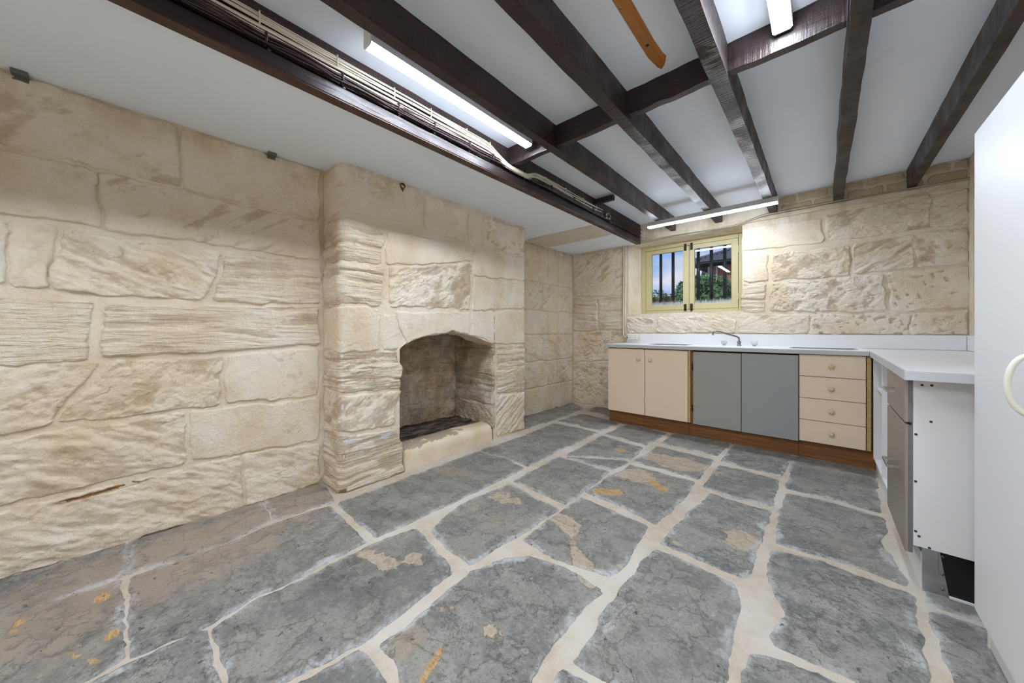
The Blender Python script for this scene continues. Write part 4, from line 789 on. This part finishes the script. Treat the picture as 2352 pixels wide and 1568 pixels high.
# open shelves beyond it
su = empty('shelf_unit', (.55, 3.16, .11), 'white open shelf unit tucked beside the cream drawers', 'shelf')
for y in (2.645, 3.155, 3.640): box('side_panel', M['white_matt'], su, .280, XR-.004, y, y+.016, .11, .857, .001)
for a, b, z in ((2.661, 3.155, .53), (3.171, 3.640, .62), (2.661, 3.155, .112), (3.171, 3.640, .112), (2.661, 3.155, .30)): box('shelf', M['white_matt'], su, .30 if z > .2 else .282, XR-.02, a, b, z, z+.016, .001)
box('back_panel', M['white_matt'], su, XR-.02, XR-.006, 2.661, 3.64, .11, .857)
rk = empty('kickboard', (.32, 2.9, 0), 'scuffed kickboard under the return run with a black end', 'kickboard')
box('side_board', M['white_matt'], rk, .300, .312, 2.17, 3.74, -.004, .108, .001)
box('side_board', M['white_matt'], rk, .300, .312, 2.17, 2.64, .110, .149, .001)
box('black_end', M['black'], rk, .345, XR-.004, 2.152, 2.162, .012, .185)
box('metal_strip', M['steel'], rk, .302, .344, 2.148, 2.158, .0, .184, .001)
MB().prism([(.344, .0), (.372, .0), (.346, .184), (.344, .184)], 'y', 2.149, 2.152).build('metal_strip', M['steel'], rk)
box('bottom_bead', M['white_matt'], rk, .37, XR-.004, 2.144, 2.154, -.003, .012)
for z in (.03, .09, .16): MB().lathe((.354, 2.149, z), (0, -1, 0), [(0, .006), (.003, .005), (.004, .002)], 10).build('screw', M['screw'], rk)
# ================= pantry
pn = empty('pantry_cupboard', (.62, 1.43, 0), 'tall plain white pantry cupboard at the right edge with bow handle', 'cupboard')
box('carcass', M['pantry'], pn, .405, XR-.002, .955, 1.918, .108, 1.715, .001)
PD = [(1.412, 1.920, 1.452), (.953, 1.408, 1.30)]
for a, b, hy in PD:
    d_ = box('door', M['pantry'], pn, .385, .403, a, b, .110, 1.716, .0015)
    pts = [(.386-.045*math.sin(a_)**.75, hy, .918-.074*math.cos(a_)) for a_ in [math.pi*k/22 for k in range(23)]]
    MB().tube(pts, [.0085, .0075]+[.0064]*(len(pts)-4)+[.0075, .0085], 16).build('handle', M['handle_cream'], d_)
box('kick', M['white_matt'], pn, .412, .428, .96, 1.893, -.003, .107)
box('foot', M['plastic'], pn, .408, .440, 1.893, 1.905, -.003, .107)
# ================= small things on the walls
for y, lb in ((-.30, 'grey-green metal bracket at the ceiling line, farthest left'), (.605, 'grey-green metal bracket at the ceiling line by the chimney breast')):
    m = MB(); m.box(XL+.004, XL+.045, y-.022, y+.022, ZL-.020, ZL-.001, .002).box(XL+.0, XL+.012, y-.022, y+.022, ZL-.034, ZL-.018, .001)
    tag(m.build('ceiling_bracket', M['green_metal']), lb, 'bracket', 'brackets at the top of the left wall')
m = MB(); cx = X0-(1.364-Y0)*.0344
pr = [(0, .021), (.045, .021), (.045, .015), (.005, .015)]
m.lathe((cx-.030, 1.364, 2.118), (1, 0, 0), pr, 16); m.prism([(1.352, 2.10), (1.376, 2.10), (1.366, 2.075)], 'x', cx+.004, cx+.014)
tag(m.build('pipe_stub', M['rust']), 'rusty iron pipe stub at the top of the chimney breast', 'pipe')
# ================= outside
M['grass'] = plain('lawn', lin(96, 112, 66), .9, mott=.4, ms=3)
tag(raw('ground', [(-40, 4.9, 1.15), (30, 4.9, 1.15), (30, 60, 1.15), (-40, 60, 1.15)], [(0, 1, 2, 3)], M['grass']), kind='structure')
t = NT('orange_brickwork'); bt = t.n('ShaderNodeTexBrick'); mpn = t.n('ShaderNodeMapping'); mpn.inputs['Rotation'].default_value = (math.radians(90), 0, 0)
t.l(t.pos, mpn.inputs[0]); t.l(mpn.outputs[0], bt.inputs['Vector'])
bt.inputs['Color1'].default_value = lin(206, 140, 108); bt.inputs['Color2'].default_value = lin(186, 118, 88); bt.inputs['Mortar'].default_value = lin(150, 112, 92)
bt.inputs['Scale'].default_value = 1; bt.inputs['Brick Width'].default_value = .18; bt.inputs['Row Height'].default_value = .06; bt.inputs['Mortar Size'].default_value = .012
M['brickwork'] = t.done(bt.outputs['Color'], .85)
M['tile'] = plain('dark_roof_tile', lin(104, 106, 114), .6, mott=.4, ms=9)
M['soffit'] = plain('grey_fascia', lin(74, 78, 84), .6)
M['shade'] = plain('porch_shade_paint', lin(34, 36, 40), .8)
hs = empty('house', (-1.0, 14, 1.15), 'orange brick house with dark tiled roof beyond the shrub', 'house')
box('brick_wall', M['brickwork'], hs, -3.03, 4, 14.0, 14.3, 1.15, 3.36)
box('side_wall', M['soffit'], hs, -3.40, -3.05, 15.6, 15.7, 1.15, 3.4); box('porch_shade_panel', M['shade'], hs, -3.38, -3.0, 14.5, 14.6, 1.15, 3.34)  # flat dark panel paints the shade inside the porch opening
box('corner_trim', M['frame'], hs, -3.06, -3.00, 13.97, 14.05, 1.15, 3.34)
MB().tube([(-2.77, 13.95, 1.2), (-2.77, 13.95, 3.36)], .03, 10).build('downpipe', M['plastic'], hs)
box('fascia', M['soffit'], hs, -3.55, 4.4, 13.50, 13.56, 3.40, 3.50); box('soffit', M['soffit'], hs, -3.5, 4.4, 13.56, 14.1, 3.38, 3.40)
box('fascia', M['soffit'], hs, -3.55, -3.49, 13.5, 18, 3.40, 3.50)
vs = []; fs = []; nt_ = 14
for r in range(nt_):       # overlapping courses of rolled tiles, front slope, cut by the hip
    a0 = r*.30; a1 = a0+.34
    for c_ in range(60):
        x0 = -3.55+c_*.15; x1 = x0+.15
        if x0 < -3.55+a0-.05: continue
        y0 = 13.46+a0; z0 = 3.49+a0*.42+.035; y1 = 13.46+a1; z1 = 3.49+a1*.42
        k = len(vs); xm = (x0+x1)/2
        vs += [(x0, y0, z0-.03), (xm, y0, z0+.02), (x1, y0, z0-.03), (x0, y1, z1-.03), (xm, y1, z1+.02), (x1, y1, z1-.03), (x0, y0, z0-.07), (x1, y0, z0-.07)]
        fs += [(k, k+1, k+4, k+3), (k+1, k+2, k+5, k+4), (k+6, k+7, k+2, k+1, k)]
rt = raw('roof_tiles', vs, fs, M['tile'], hs); rt['kind'] = 'stuff'
raw('roof_side', [(-3.55, 13.5, 3.47), (-3.55, 19, 3.47), (.65, 17.7, 5.2)], [(0, 1, 2)], M['tile'], hs)
MB().tube([(-3.55, 13.46, 3.52), (.65, 17.66, 3.52+4.2*.42)], .06, 8).build('hip_capping', M['tile'], hs)
gw = empty('garden_wall', (-4.5, 12, 1.15), 'low red brick garden wall with white capping', 'wall')
M['red_brick'] = plain('red_brick', lin(150, 92, 80), .8, mott=.3, ms=12)
box('wall_face', M['red_brick'], gw, -6.4, -2.5, 12, 12.22, 1.15, 2.19); box('capping', M['white_matt'], gw, -6.45, -2.45, 11.96, 12.26, 2.19, 2.25)
def leaf_mat(name, a, b):
    t = NT(name); t.b.inputs['Subsurface Weight'].default_value = 0
    return t.done(t.mix(t.ramp(t.noise(9, 3), .35, .65), a, b), .45)
M['leaf'] = leaf_mat('glossy_leaf', lin(128, 164, 104), lin(70, 106, 68)); M['leaf2'] = leaf_mat('small_leaf', lin(146, 158, 116), lin(92, 108, 76)); M['bark'] = plain('bark', lin(110, 96, 84), .8)
def plant(name, label, c, rx, rz, nros, ll, lw_, mat, seed):
    rnd = random.Random(seed); root = empty(name, (c[0], c[1], 1.15), label, 'plant'); vs = []; fs = []
    for k in range(nros):
        th = rnd.random()*2*math.pi; u_ = rnd.random()*1.5-.5; q = math.sqrt(max(0, 1-u_*u_)); rr = .72+.28*rnd.random()
        p = Vector((c[0]+rx*rr*q*math.cos(th), c[1]+rx*rr*q*math.sin(th), c[2]+rz*rr*u_)); ax = (p-Vector(c)); ax.z += .3*rz; ax.normalize()
        u = ax.orthogonal().normalized(); w_ = ax.cross(u)
        for j in range(11):
            a = j*2.4+rnd.random(); el = .25+.9*rnd.random(); d = (u*math.cos(a)+w_*math.sin(a))*math.cos(el)+ax*math.sin(el); sd2 = d.cross(ax).normalized()*lw_*.5
            L_ = ll*(.7+.5*rnd.random()); b0 = p; b1 = p+d*L_*.45+ax*L_*.05; b2 = p+d*L_-Vector((0, 0, 1))*L_*.15; n_ = len(vs)
            vs += [b0, b1+sd2, b1-sd2, b2]; fs += [(n_, n_+1, n_+2), (n_+1, n_+3, n_+2)]
    o = raw('foliage', [tuple(v_) for v_ in vs], fs, M[mat], root); o['kind'] = 'stuff'
    m = MB()
    for j in range(4):
        a = j*1.7; m.tube([(c[0], c[1], 1.14), (c[0]+.1*math.cos(a), c[1]+.1*math.sin(a), (1.14+c[2])/2), (c[0]+rx*.4*math.cos(a), c[1]+rx*.4*math.sin(a), c[2]+rz*.3)], [.05, .04, .02], 7)
    m.build('stem', M['bark'], root)
    return root
plant('shrub', 'big leafy green shrub filling the right casement', (-2.05, 9.0, 1.72), .68, .60, 620, .14, .028, 'leaf', 3)
plant('shrub', 'fine leaved grey-green shrub at the lower left pane', (-3.22, 9.2, 1.72), .36, .36, 260, .08, .02, 'leaf2', 5)
